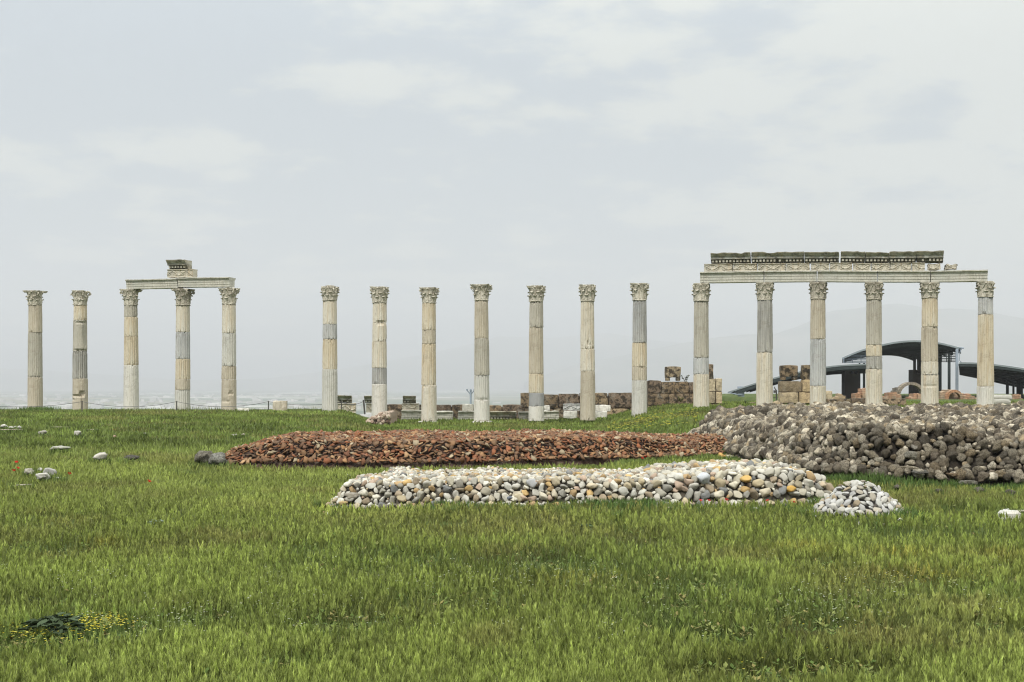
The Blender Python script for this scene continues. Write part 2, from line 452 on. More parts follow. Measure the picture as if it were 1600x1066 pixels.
def capital_mesh(seed, r, H, W, wear, matc):
    """Corinthian capital: bell, two rows of eight leaves, corner volutes, concave abacus with rosettes"""
    rr = random.Random(seed); m = MB()
    # bell
    n = 40; prof = [(r * 1.04, 0), (r * 1.10, .015 * H), (r * 1.10, .05 * H), (r * 1.0, .07 * H), (r * .98, .35 * H), (r * 1.02, .6 * H), (r * 1.16, .8 * H), (r * 1.26, .86 * H)]
    V = [(p * math.cos(2 * math.pi * k / n), p * math.sin(2 * math.pi * k / n), z) for p, z in prof for k in range(n)]
    Fs = [(i * n + k, i * n + (k + 1) % n, (i + 1) * n + (k + 1) % n, (i + 1) * n + k) for i in range(len(prof) - 1) for k in range(n)]
    Fs.append(tuple(range(n))[::-1]); Fs.append(tuple(range((len(prof) - 1) * n, len(prof) * n)))
    m.add(V, Fs)
    # leaves
    def leaf(a0, z0, hh, wd, out_):
        nu, nv = 7, 9; F_, B_ = [], []
        for j in range(nv):
            t = j / (nv - 1)
            lift = r * (1.03 + .05 * t) + out_ * (t ** 2.6)
            z = z0 + hh * (1 - (1 - min(t * 1.12, 1)) ** 1.3) - (hh * .20 * max(0, t - .80) / .2)
            lob = 1 + .22 * math.sin(t * 15)
            ww = wd * (.72 + .5 * math.sin(math.pi * min(t * .8 + .1, 1))) * lob * (1 if t < .8 else 1 - (t - .8) * 3.0)
            for i in range(nu):
                u = i / (nu - 1) * 2 - 1
                rad = lift - .020 * abs(u) + .013 * (1 - abs(u)) + .008 * math.cos(u * 9)
                a = a0 + u * ww / r
                F_.append((rad * math.cos(a), rad * math.sin(a), z)); rb = rad - .035
                B_.append((rb * math.cos(a), rb * math.sin(a), z - .01))
        V = F_ + B_; nn = nu * nv; Fs = []
        for j in range(nv - 1):
            for i in range(nu - 1):
                q = (j * nu + i, j * nu + i + 1, (j + 1) * nu + i + 1, (j + 1) * nu + i)
                Fs.append(q); Fs.append(tuple(x + nn for x in q[::-1]))
        rim = [i for i in range(nu)] + [j * nu + nu - 1 for j in range(1, nv)] + [(nv - 1) * nu + i for i in range(nu - 2, -1, -1)] + [j * nu for j in range(nv - 2, 0, -1)]
        for a, b in zip(rim, rim[1:] + rim[:1]): Fs.append((b, a, a + nn, b + nn))
        m.add(V, Fs)
    for k in range(8):
        if rr.random() > wear * .35: leaf(math.pi / 4 * k, .07 * H, .36 * H, .115, .085)
    for k in range(8):
        if rr.random() > wear * .35: leaf(math.pi / 4 * (k + .5), .12 * H, .56 * H, .100, .115)
    # volutes and stalks under the four corners, helices between
    for k in range(4):
        a = math.pi / 4 + math.pi / 2 * k; ca, sa = math.cos(a), math.sin(a)
        if rr.random() < wear * .4: continue
        pts = []
        for j in range(8):
            t = j / 7; rad = r * 1.02 + (W * .62 - r) * t ** 1.7; pts.append((rad * ca, rad * sa, H * (.50 + .36 * t)))
        m.tube(pts, .030, 6, r2=.040)
        c0 = W * .60; sp = []
        for j in range(14):
            t = j / 13; ang = math.pi / 2 - t * 3.4 * math.pi; q = .075 * (1 - t * .75)
            sp.append(((c0 + q * math.cos(ang)) * ca, (c0 + q * math.cos(ang)) * sa, H * .78 + q * math.sin(ang)))
        m.tube(sp, .030, 6, r2=.018)
        for s_ in (-1, 1):
            a2 = math.pi / 2 * k + s_ * .16; q = []
            for j in range(7):
                t = j / 6; aa = a2 + s_ * .30 * (1 - t); rad = r * (1.05 + .17 * t)
                q.append((rad * math.cos(aa), rad * math.sin(aa), H * (.55 + .27 * t)))
            m.tube(q, .022, 5)
    # abacus
    def abac(z0, z1, s0, s1):
        P = []
        for k in range(4):
            a0 = -math.pi / 4 + math.pi / 2 * k
            for j in range(10):
                t = j / 9; c1 = Vector((math.cos(a0), math.sin(a0))); c2 = Vector((math.cos(a0 + math.pi / 2), math.sin(a0 + math.pi / 2)))
                cut = .10
                p = c1.lerp(c2, cut / 2 + (1 - cut) * t) * (W * .70)
                nrm = (c1 + c2).normalized(); p -= nrm * (W * .095) * math.sin(math.pi * t)
                P.append(p)
        n_ = len(P); V = [(p.x * s0, p.y * s0, z0) for p in P] + [(p.x * s1, p.y * s1, z1) for p in P]
        m.add(V, [(i, (i + 1) % n_, n_ + (i + 1) % n_, n_ + i) for i in range(n_)] + [tuple(range(n_))[::-1], tuple(range(n_, 2 * n_))])
    abac(.865 * H, .93 * H, .93, .99); abac(.932 * H, H, 1.03, 1.06)
    for k in range(4):
        a = math.pi / 2 * k; c = W * .53
        m.add([(c * math.cos(a) + dx * math.cos(a) - dy * math.sin(a), c * math.sin(a) + dx * math.sin(a) + dy * math.cos(a), .90 * H + dz)
               for dx, dy, dz in ((.03, 0, 0), (-.05, .06, 0), (-.05, 0, .07), (-.05, -.06, 0), (-.05, 0, -.07))],
              [(0, 1, 2), (0, 2, 3), (0, 3, 4), (0, 4, 1), (1, 4, 3, 2)])
    V = np.array(m.V); nsn = np.stack([fbm(V * 9 + 50, 2, seed + i) for i in range(3)], 1)
    V += nsn * .016 * (1 + wear)
    big = np.clip(fbm(V * 2.3, 3, seed + 31) - .30 + wear * .12, 0, 1)[:, None]   # knocked off pieces
    ctr = V.copy(); ctr[:, :2] *= r / np.maximum(np.hypot(V[:, 0], V[:, 1]), r)[:, None]
    V = V + (ctr - V) * np.clip(big * 3.0, 0, .85)
    return mesh("capital", V, m.F, None, False, matc)

def wobble_box(x0, x1, y0, y1, z0, z1, seed, amp=.015, n=6, taper=0):
    """box with subdivided, worn faces"""
    V = []; Fs = []; nx = max(2, int((x1 - x0) * n)); ny = max(2, int((y1 - y0) * n)); nz = max(2, int((z1 - z0) * n))
    idx = {}
    def vid(i, j, k):
        if (i, j, k) not in idx:
            idx[(i, j, k)] = len(V); V.append((x0 + (x1 - x0) * i / nx, y0 + (y1 - y0) * j / ny, z0 + (z1 - z0) * k / nz))
        return idx[(i, j, k)]
    for i in range(nx):
        for j in range(ny):
            Fs.append((vid(i, j, 0), vid(i, j + 1, 0), vid(i + 1, j + 1, 0), vid(i + 1, j, 0)))
            Fs.append((vid(i, j, nz), vid(i + 1, j, nz), vid(i + 1, j + 1, nz), vid(i, j + 1, nz)))
    for i in range(nx):
        for k in range(nz):
            Fs.append((vid(i, 0, k), vid(i + 1, 0, k), vid(i + 1, 0, k + 1), vid(i, 0, k + 1)))
            Fs.append((vid(i, ny, k), vid(i, ny, k + 1), vid(i + 1, ny, k + 1), vid(i + 1, ny, k)))
    for j in range(ny):
        for k in range(nz):
            Fs.append((vid(0, j, k), vid(0, j, k + 1), vid(0, j + 1, k + 1), vid(0, j + 1, k)))
            Fs.append((vid(nx, j, k), vid(nx, j + 1, k), vid(nx, j + 1, k + 1), vid(nx, j, k + 1)))
    V = np.array(V); c = np.array([(x0 + x1) / 2, (y0 + y1) / 2, (z0 + z1) / 2]); hf = np.array([(x1 - x0) / 2, (y1 - y0) / 2, (z1 - z0) / 2])
    q = np.abs((V - c) / hf); ed = np.sort(q, 1)[:, 1] > .98                    # on an edge
    cor = (q > .98).sum(1) >= 3
    V = V - (V - c) / np.abs(hf).max() * 0
    ins = np.where(cor, .022 if amp > .018 else .045, np.where(ed, .012 if amp > .018 else .022, 0))[:, None] * np.sign(V - c) * (q > .98)
    V = V - ins * min(1, amp / .015)
    V = V + np.stack([fbm(V * 3.3 + seed, 3, seed + i) for i in range(3)], 1) * amp
    return V, Fs

# px, capital top, capital bottom, foot y (None = stands in the ground), shaft width px bottom, top, drums [(lower y, marble, flute)], label
COLS = [
 (55.5, 454.6, 477, None, 23.4, 20.6, [(520, 'tan', .5), (589.7, 'gtan', .7), (None, 'tan', .4)], 'cap', 'slim beige column standing far left with a notch broken from its upper left edge'),
 (125.2, 454.6, 477, None, 23.6, 20.2, [(500.5, 'yellow', .5), (549, 'gtan', .05), (591.6, 'dgrey', 1.2), (None, 'tan', .15)], 'cap', 'column with battered right side and a dark jagged crack near its foot'),
 (204.9, 452.6, 477, None, 24, 20.3, [(496, 'gtan', .9), (525.8, 'yellow', .3), (570.6, 'yellow', .8), (None, 'white', .2)], 'cap', 'column under left end of the short beam, yellow drums over a pale lower shaft'),
 (285.3, 451.8, 477.7, None, 23.6, 21.5, [(519, 'cream', .3), (561, 'blue', 1.), (593, 'yellow', .9), (609.4, 'tan', .3), (None, 'gwhite', .8)], 'capd', 'column under middle of the short beam, blue-grey drum above a tan one'),
 (357.5, 450.4, 475.7, None, 23.8, 20.8, [(520.7, 'cream', .4), (572, 'gwhite', .9), (593, 'tan', 1.1), (None, 'tan', .15)], 'cap', 'column under right end of the short beam with dark blotches low on its shaft'),
 (515.6, 448, 470.4, None, 24.6, 21.6, [(507, 'cream', .4), (530, 'blue', 1.1), (577, 'yellow', .7), (None, 'gwhite', .8)], 'cap', 'free-standing column with one short blue-grey drum high up and a whitish lower half'),
 (592.5, 448.4, 474, None, 24.2, 21.8, [(505, 'cream', .7), (533.7, 'cream', .5), (575, 'cream', .6), (600.4, 'dblue', 1.2), (None, 'white', .15)], 'cap', 'column rising at the broken edge of the grass bank, dark grooved drum low down'),
 (670, 449.7, 473.8, 657.5, 24, 21, [(516, 'yellow', .4), (537.4, 'tan', .3), (602, 'yellow', .8), (657.5, 'cream', .15)], 'cap', 'yellowish column on a thin white plinth with brown veins on its lowest drum'),
 (753, 445, 470, 657.5, 24.8, 21.2, [(529, 'tan', .7), (586.8, 'gtan', .8), (625.6, 'gwhite', .7), (657.5, 'white', .1)], 'cap', 'column on a thin white plinth with two pale lower drums parted by a wavy crack'),
 (838.2, 447, 471.7, 658, 24.4, 21, [(512, 'gtan', .8), (584, 'tan', .8), (614, 'yellow', .7), (634.8, 'cement', .1), (658, 'white', .05)], 'cap', 'column with a smooth dark grey cement patch above its blank white foot'),
 (918.2, 445.5, 471, 657, 24.2, 20.8, [(545.5, 'cream', .8), (580, 'cream', .7), (657, 'tan', .4)], 'cap', 'cream column with small dark holes at mid height and a greyer long bottom drum'),
 (999, 443, 470, None, 24.6, 21.2, [(535.6, 'dblue', .9), (573, 'yellow', .9), (594.7, 'tan', .8), (None, 'gwhite', .6)], 'cap', 'column with a long dark blue-grey upper drum over a yellow one'),
 (1095.5, 443, 471, None, 25.2, 22.5, [(559, 'gtan', .8), (585, 'blue', .4), (None, 'cream', .6)], 'cap', 'column under left end of the long beam, in front of the brown block wall'),
 (1194.8, 441.7, 469.3, None, 26, 22.8, [(550.8, 'dgrey', .7), (None, 'cream', .7)], 'cap', 'column of the long beam with dark grey upper half and plain cream lower half'),
 (1278, 441, 468, None, 25.4, 22.6, [(530, 'tan', .8), (602.8, 'blue', .8), (None, 'cream', .6)], 'capd', 'column of the long beam with blackened capital and bluish streaked middle'),
 (1365.7, 441.7, 469, None, 25.7, 23.4, [(539, 'gtan', .9), (557, 'yellow', .8), (577, 'dgrey', .9), (None, 'cream', .8)], 'capd', 'column of the long beam with a dark slanting patch on its middle drum'),
 (1452.8, 441.7, 466, None, 27.4, 23.8, [(511, 'yellow', .8), (565, 'tan', .9), (585, 'cream', .8), (None, 'cream', .8)], 'cap', 'column of the long beam with a slanting crack low on its cream shaft'),
 (1540, 440.4, 464.6, None, 26.3, 22.6, [(491.7, 'blue', 1.1), (604, 'yellow', .9), (None, 'white', .7)], 'cap', 'column under right end of the long beam, one blue-grey drum beneath the capital'),
]
BITES = {0: {0: [(math.pi * 1.0, .70, .16, .22, .09)], 2: [(4.9, .25, .0001, .0001, 0)]},
 1: {1: [(-.25, .95, .18, .7, .05), (-.9, .05, .5, .07, .05), (-.9, 1.43, .35, .05, .06)], 3: [(4.55, .85, .34, .055, .09), (5.5, .95, .16, .16, .10), (4.0, .72, .2, .05, .07), (5.45, .35, .035, .5, .05)]},
 4: {3: [(5.3, 1.0, .16, .08, .05), (4.4, .62, .30, .08, .035)]}, 3: {0: [(3.3, .8, .12, .5, .02)]},
 6: {0: [(5.2, .03, .26, .04, .08)], 1: [(5.2, .85, .22, .03, .05)]}, 10: {0: [(4.9, .30, .035, .12, .06), (5.25, .25, .025, .06, .05)]},
 16: {3: [(4.6, 1.15, .36, .05, .03)], 2: [(4.7, .05, .05, .05, .04)]}, 8: {2: [(4.9, .03, .4, .03, .03)]}}
CAPTOP = {}
for ci, (px, ct, cb, foot, wb, wt, drums, cm, lab) in enumerate(COLS):
    Y = rowY(px); X = PX(px, Y); k = Y / F
    zt, zb = PZ(ct, Y), PZ(cb, Y)
    zf = PZ(foot, Y) if foot else float(gtop(X, Y)) - .22
    root = empty("marble_column", (X, Y, zf), ROWANG + rnd.uniform(-.03, .03))
    root.rotation_euler[0] = rnd.uniform(-.004, .004); root.rotation_euler[1] = rnd.uniform(-.004, .004)
    tag(root, lab, "column", "columns standing in a row across the site")
    rb, rt = wb * k / 2, wt * k / 2
    top = zb
    for di, (yl, mk_, fl) in enumerate(drums):
        bot = PZ(yl, Y) if yl else zf
        f = lambda z: rb + (rt - rb) * ((z - zf) / (zb - zf)) ** 1.2
        jit = 1 + rnd.uniform(-.012, .012)
        V, Fs = drum(f(bot) * jit, f(top) * jit, top - bot - .004, fl, ci * 40 + di * 7, .012 + .012 * rnd.random(), BITES.get(ci, {}).get(di, ()))
        o = put("shaft_drum", mesh("shaft_drum", V, Fs, None, False, MAR[mk_]), root, (rnd.uniform(-.01, .01), rnd.uniform(-.01, .01), bot - zf), rnd.uniform(-.1, .1))
        top = bot
    H = zt - zb; W = [32, 29, 30, 33, 30.5, 26.5, 27.5, 30, 34, 30, 27, 31, 29, 31, 29, 31, 32, 30][ci] / 1.17 * k
    wear = [.7, .5, .6, .5, .8, .4, .5, .4, .3, .5, .4, .7, .5, .4, .6, .3, .4, .7][ci]
    o = put("capital", capital_mesh(100 + ci, rt * .98, H, W, wear, MAR[cm]), root, (0, 0, zb - zf), 0)
    CAPTOP[ci] = zt
    if ci in (7, 8):
        V, Fs = wobble_box(-.43, .43, -.43, .43, -.14, -.004, ci, .008)
        put("plinth", mesh("plinth", V, Fs, None, False, MAR['white']), root)
    elif ci == 5:
        V, Fs = wobble_box(-.22, .22, -.2, .2, zt - zf + .003, zt - zf + .07, ci, .012)
        put("dowel_block", mesh("dowel_block", V, Fs, None, False, MAR['cap']), root)

# ------------------------------------------------------------------ entablature blocks
def extrude(prof, Lx, seed, amp=.008, step=.10, breakup=0, brk_z=0):
    """closed (y,z) profile swept along x from -L/2 to L/2, with wear"""
    P = []
    for (a, b) in zip(prof, prof[1:] + prof[:1]):
        d = math.hypot(b[0] - a[0], b[1] - a[1]); n = max(1, int(d / .09))
        for i in range(n): P.append((a[0] + (b[0] - a[0]) * i / n, a[1] + (b[1] - a[1]) * i / n))
    n = len(P); nx = max(3, int(Lx / step)); V = []
    for i in range(nx + 1):
        x = -Lx / 2 + Lx * i / nx
        for y, z in P: V.append((x, y, z))
    Fs = [(i * n + k, (i + 1) * n + k, (i + 1) * n + (k + 1) % n, i * n + (k + 1) % n) for i in range(nx) for k in range(n)]
    Fs.append(tuple(range(n))); Fs.append(tuple(range(nx * n, (nx + 1) * n))[::-1])
    V = np.array(V); V0 = V.copy()
    V[:, 1:] += np.stack([fbm(V0 * 5 + seed, 3, seed + i) for i in range(2)], 1) * amp
    V[:, 0] += fbm(V0 * np.array([1., 4, 4]) + seed, 2, seed + 5) * amp * 1.5
    if breakup:
        b = np.clip(fbm(V0 * np.array([2.1, .6, .6]) + seed * 3, 3, seed + 8) - .05, 0, 1)
        m_ = V0[:, 2] > brk_z
        V[:, 2] -= np.where(m_, b * breakup * (V0[:, 2] - brk_z) * 3, 0)
        V[:, 1] -= np.where(m_ & (V0[:, 1] < 0), -b * breakup * .5, 0)
    return V, Fs
def beam_prof(h, d=.30):
    a = h / .48
    return [(-d, 0), (-d, .11 * a), (-d - .018, .115 * a), (-d - .018, .24 * a), (-d - .036, .245 * a), (-d - .036, .33 * a), (-d - .05, .35 * a), (-d - .06, .40 * a), (-d - .13, .43 * a), (-d - .13, h),
            (d + .13, h), (d + .13, .43 * a), (d + .05, .35 * a), (d, .33 * a), (d, 0)]
def row_block(name, px0, px1, zb0, zb1, h, V, Fs, matc, lab, cat, grp, yoff=0, tilt=None):
    pass
def place_row(pa, pb, base_a, base_b):
    """centre point, length, tilt of a block between two columns' axis rows"""
    Ya, Yb = rowY(pa), rowY(pb); A = Vector((PX(pa, Ya), Ya, base_a)); B = Vector((PX(pb, Yb), Yb, base_b))
    return (A + B) / 2, (B - A).length, math.atan2(B.z - A.z, math.hypot(B.x - A.x, B.y - A.y))
def set_block(name, pa, pb, za, zb, V, Fs, matc, lab, cat, grp, yoff=0, smooth=False):
    c, Ln, tl = place_row(pa, pb, za, zb)
    o = put(name, mesh(name, V, Fs, CORN_COL[0] if name == 'cornice_block' else None, smooth, MAR[matc]))
    n = Vector((math.sin(-ROWANG), math.cos(-ROWANG), 0))
    o.location = c + n * yoff
    o.rotation_euler = Matrix.Rotation(ROWANG, 3, 'Z').to_4x4().to_3x3().to_euler()
    o.rotation_euler = (Matrix.Rotation(ROWANG, 3, 'Z') @ Matrix.Rotation(-tl, 3, 'Y')).to_euler()
    tag(o, lab, cat, grp); return o
def zrow(px, py): return PZ(py, rowY(px))

# short beam on the left, two stones
GB = "architrave beams resting on the columns"
zl = max(CAPTOP[2], CAPTOP[3], CAPTOP[4]) + .012
for pa, pb, lab, sd_ in ((201.8, 282.0, 'left stone of the short beam, with a slanting crack', 1), (282.6, 363, 'right stone of the short beam, its upper moulding chipped', 2)):
    c, Ln, tl = place_row(pa, pb, zl, zl)
    V, Fs = extrude(beam_prof(.46), Ln - .02, sd_, .012, breakup=.05, brk_z=.3)
    set_block("architrave_beam", pa, pb, CAPTOP[2] + .014 + (.0 if sd_ == 1 else .05), CAPTOP[3] + .014 + (.05 if sd_ == 2 else .03), V, Fs, 'beam', lab, 'stone beam', GB)
def frieze(Ln, h, d, seed, amp=.012, rounded=0):
    """block with a carved vine scroll on its front and back"""
    nx = max(8, int(Ln / .035)); nz = 12; V = []; Fs = []
    xs_ = np.linspace(-Ln / 2, Ln / 2, nx + 1); zs_ = np.linspace(0, h, nz + 1)
    Xg, Zg = np.meshgrid(xs_, zs_)
    t = Zg / h
    ph = seed * 1.7
    vine = .5 + .24 * np.sin(Xg * 2 * math.pi / .72 + ph)
    rel = .035 * np.exp(-((t - vine) / .085) ** 2)
    for kx in range(-8, 9):
        cx_ = kx * .36 - (ph / (2 * math.pi)) * .72 % .36
        zc_ = .5 - .16 * np.sin(cx_ * 2 * math.pi / .72 + ph)
        dd = np.hypot((Xg - cx_), (t - zc_) * h); rel = rel + .035 * np.exp(-((dd - .085) / .022) ** 2) + .03 * np.exp(-(dd / .03) ** 2)
    frame = np.where((t > .90), .05, np.where(t < .08, .02, 0)); rel = np.maximum(rel, frame)
    face = -d - rel + .02 * t * 0
    n = (nx + 1) * (nz + 1)
    Vf = np.stack([Xg.ravel(), face.ravel(), Zg.ravel()], 1); Vb = Vf * np.array([1, -1, 1])
    V = np.vstack([Vf, Vb]); g = gridf(nz + 1, nx + 1)
    Fs = [tuple(q) for q in g] + [tuple(q[::-1] + n) for q in g]
    for i in range(nx):
        a = i; Fs.append((a + 1, a, a + n, a + 1 + n)); a = nz * (nx + 1) + i; Fs.append((a, a + 1, a + 1 + n, a + n))
    for j in range(nz):
        a = j * (nx + 1); b = a + nx + 1; Fs.append((a, b, b + n, a + n)); a += nx; b += nx; Fs.append((b, a, a + n, b + n))
    V0 = V.copy(); V = V + np.stack([fbm(V0 * 4 + seed * 5, 3, seed + i) for i in range(3)], 1) * amp * 1.5
    if rounded:
        q = np.abs(V0 - [0, 0, h / 2]) / np.array([Ln / 2, d + .05, h / 2]); cor = np.clip(np.sort(q, 1)[:, 1] - .55, 0, 1)[:, None]
        V = V - (V0 - [0, 0, h / 2]) * cor * rounded
        V += np.stack([fbm(V0 * 3 + seed * 5, 2, seed + i + 7) for i in range(3)], 1) * .06 * rounded
    V[:, 2] += .012
    return V, Fs
def cornice(Ln, h, d, seed):
    a = h / .5
    prof = [(-d, 0), (-d, .05 * a), (-d - .06, .06 * a), (-d - .06, .16 * a), (-d - .10, .19 * a), (-d - .22, .20 * a), (-d - .235, .32 * a), (-d - .28, .335 * a), (-d - .38, .46 * a), (-d - .39, h),
            (d + .1, h), (d + .1, 0)]
    V, Fs = extrude(prof, Ln, seed, .02, .08, breakup=.22, brk_z=.30 * a)
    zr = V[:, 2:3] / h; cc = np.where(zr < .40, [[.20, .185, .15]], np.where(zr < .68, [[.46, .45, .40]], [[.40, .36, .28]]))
    m = MB(); m.add(V, Fs, cc)
    x = -Ln / 2 + .05
    r_ = random.Random(seed)
    while x < Ln / 2 - .10:
        if r_.random() > .08: m.box(x, x + .085, -d - .17, -d - .055, .055 * a, .165 * a, (.47, .44, .36))  # teeth coloured lighter so they look lit under the shadowing overhang
        x += .155
    x = -Ln / 2 + .1
    CORN_COL[0] = np.array(m.C)
    return np.array(m.V), m.F
CORN_COL = [None]
GF = "carved frieze blocks lying on the beams"; GC = "projecting cornice blocks topping the ruin"
bt = CAPTOP[3] + .014 + .05 + .46
V, Fs = frieze(PX(305, 70) - PX(265.5, 70) + .1, .40, .26, 3)
set_block("frieze_block", 265, 305, bt + .025, bt + .025, V, Fs, 'frieze', 'single pale frieze block sitting on the middle of the short beam', 'frieze block', GF)
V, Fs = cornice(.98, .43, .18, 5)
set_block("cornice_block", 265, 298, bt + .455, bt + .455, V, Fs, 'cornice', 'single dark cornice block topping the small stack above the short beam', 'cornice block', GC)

# long beam on the right, five stones
long_b = [(1094.8, 1193.6, 'first stone of the long beam from the left, its end free over a capital'), (1194.6, 1276, 'second stone of the long beam, between the dark-topped and blackened columns'),
 (1277, 1370, 'middle stone of the long beam, from the blackened capital to the next column'), (1371, 1452.4, 'fourth stone of the long beam, ending over the cracked cream column'),
 (1453.4, 1542, 'last stone of the long beam on the right, with nothing on its outer end')]
def ltop(px): return zrow(px, 443.0 + (441.0 - 443.0) * (px - 1095) / 445) + .02
capidx = {1095.5: 12, 1194.8: 13, 1278: 14, 1365.7: 15, 1452.8: 16, 1540: 17}
seat = [(p, CAPTOP[i] + .014) for p, i in sorted(capidx.items())]
def seatz(px): return float(np.interp(px, [s[0] for s in seat], [s[1] for s in seat]))
BH = .48
for i, (pa, pb, lab) in enumerate(long_b):
    c, Ln, tl = place_row(pa, pb, seatz(pa), seatz(pb))
    V, Fs = extrude(beam_prof(BH), Ln, 20 + i, .008, breakup=.03, brk_z=.38)
    set_block("architrave_beam", pa, pb, seatz(pa), seatz(pb), V, Fs, 'beam', lab, 'stone beam', GB)
fr = [(1101, 1145.3, 'frieze block at the left end of the long row, half smooth and bluish'), (1146, 1183, 'ochre-stained frieze block second in the long row'),
 (1184, 1228, 'frieze block third in the long row, with two leafy curls'), (1228.6, 1265.3, 'frieze block just left of the narrow dark gap in the row'),
 (1267, 1296, 'frieze block just right of the narrow dark gap in the row'), (1296.6, 1331, 'frieze block with a low arched vine, under the cornice gap'),
 (1332.6, 1360.4, 'frieze block above and left of the fourth column of the long beam'), (1361.2, 1389.7, 'frieze block above and right of the fourth column of the long beam'),
 (1390.5, 1423, 'wide frieze block with a peaked vine, left of the zigzag joint'), (1424.5, 1444.5, 'narrow frieze block right of the zigzag joint'),
 (1447, 1471.7, 'frieze block with a rounded-off left corner over the fifth column')]
FH = .345
ft = {}
for i, (pa, pb, lab) in enumerate(fr):
    c, Ln, tl = place_row(pa, pb, 0, 0)
    V, Fs = frieze(Ln - .012, FH + rnd.uniform(-.015, .005), .26, 30 + i, rounded=.5 if i == 10 else 0)
    set_block("frieze_block", pa, pb, seatz(pa) + BH, seatz(pb) + BH, V, Fs, 'frieze', lab, 'frieze block', GF, yoff=-.02)
V, Fs = frieze(.68, .33, .24, 61, .03, rounded=.8)
set_block("frieze_block", 1473.5, 1496.7, seatz(1480) + BH, seatz(1480) + BH, V, Fs, 'capd', 'rounded broken lump of frieze lying alone at the right end of its row', 'frieze block', GF)
cr = [(1112, 1172.8, 'longest cornice block at the left end, blackened with grey patches'), (1174.8, 1215, 'cornice block right of the first joint, pale lip over black teeth'),
 (1215.6, 1256.3, 'cornice block in the left half with a light broken upper lip'), (1257, 1310.6, 'long yellow-lichened cornice block left of the open gap'),
 (1313.6, 1351.2, 'cornice block just right of the open gap'), (1352, 1388, 'cornice block with sagging worn lip, above the fourth column'),
 (1389, 1431, 'grey cornice block with a smooth repaired upper face'), (1432, 1473, 'cornice block at the right end, cut clean on a slant')]
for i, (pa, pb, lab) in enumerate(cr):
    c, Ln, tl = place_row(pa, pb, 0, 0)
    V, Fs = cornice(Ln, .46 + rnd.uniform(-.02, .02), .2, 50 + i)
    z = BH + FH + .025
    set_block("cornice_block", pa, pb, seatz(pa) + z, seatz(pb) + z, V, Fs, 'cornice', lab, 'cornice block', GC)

# ------------------------------------------------------------------ walls behind the columns
def wall(name, px0, px1, Y, ytop, ybot, rows, seed, pal, lab, depth=.6, cat='ruined wall', grp=None, ragged=.06, bl=(.55, 1.2)):
    r_ = random.Random(seed); k = Y / F; x0, x1 = PX(px0, Y), PX(px1, Y); zt, zb = PZ(ytop, Y), PZ(ybot, Y) - .25
    m = MB(); hs = [(zt - zb) / rows] * rows; z = zb
    for ri in range(rows):
        x = x0; h = hs[ri]
        while x < x1 - .02:
            w_ = r_.uniform(*bl)
            if x1 - (x + w_) < .3: w_ = x1 - x
            hh = h - .02 + (r_.uniform(-ragged, ragged) if ri == rows - 1 else 0)
            V, Fs = wobble_box(x + .012, x + w_ - .012, -depth / 2 + r_.uniform(-.03, .03), depth / 2, z, z + hh, r_.randint(0, 999), .036, 6)
            m.add(V - np.array([(x0 + x1) / 2, 0, zb]), Fs, np.array(r_.choice(pal)) * r_.uniform(.6, 1.25)); x += w_
        z += h
    # rubble core slightly behind the joints
    m.box(-(x1 - x0) / 2 + .03, (x1 - x0) / 2 - .03, -depth / 2 + .09, depth / 2 - .06, 0.02, (zt - zb) - .14, (.12, .09, .06))
    o = put(name, m.mesh(name, YELT if pal is YL else TRAV), None, ((x0 + x1) / 2, Y, zb)); tag(o, lab, cat, grp); return o
BR = [(.27, .20, .13), (.22, .16, .10), (.32, .25, .17), (.19, .14, .10), (.36, .27, .17)]
YL = [(.50, .40, .26), (.46, .35, .21), (.54, .45, .31), (.40, .31, .20)]
GW = "block walls behind the colonnade"
wall("stone_wall", 604, 817, 74, 632, 655, 1, 1, BR, 'low dark brown block wall behind the plinth columns', grp=GW, ragged=.03, bl=(.8, 1.5))
wall("stone_wall", 813, 1008, 74.8, 615, 652, 2, 2, BR, 'mid-height two-course brown block wall between the cement-patched and yellow-banded columns', grp=GW, bl=(.7, 1.8))
wall("stone_wall", 1011, 1094, 74.5, 595.5, 644, 3, 3, BR, 'tall brown block wall with three courses left of the long colonnade', grp=GW, bl=(.7, 1.5))
wall("stone_wall", 1095, 1127.5, 74, 592.5, 642, 3, 4, YL, 'pale yellow wall end peeping right of the long beam\'s first column', grp=GW, bl=(.5, .8))
wall("stone_wall", 1216.5, 1267, 73, 594, 641, 3, 5, YL, 'pale yellow block wall between the second and third long-beam columns', grp=GW, bl=(.7, 1.3))
wall("stone_wall", 1267.8, 1299, 74, 609, 641, 2, 6, YL, 'low yellow wall stub just right of the blackened-capital column', grp=GW, bl=(.5, .8))
wall("stone_wall", 1291, 1414, 71.5, 622.5, 641, 1, 7, BR, 'long low dark kerb wall right of the yellow wall stub', grp=GW, ragged=.02, bl=(1.0, 1.6))
wall("stone_wall", 1170, 1181, 77, 630, 641, 1, 8, BR, 'tiny low ruin beside the tall shelter post', grp=GW, bl=(.4, .5))

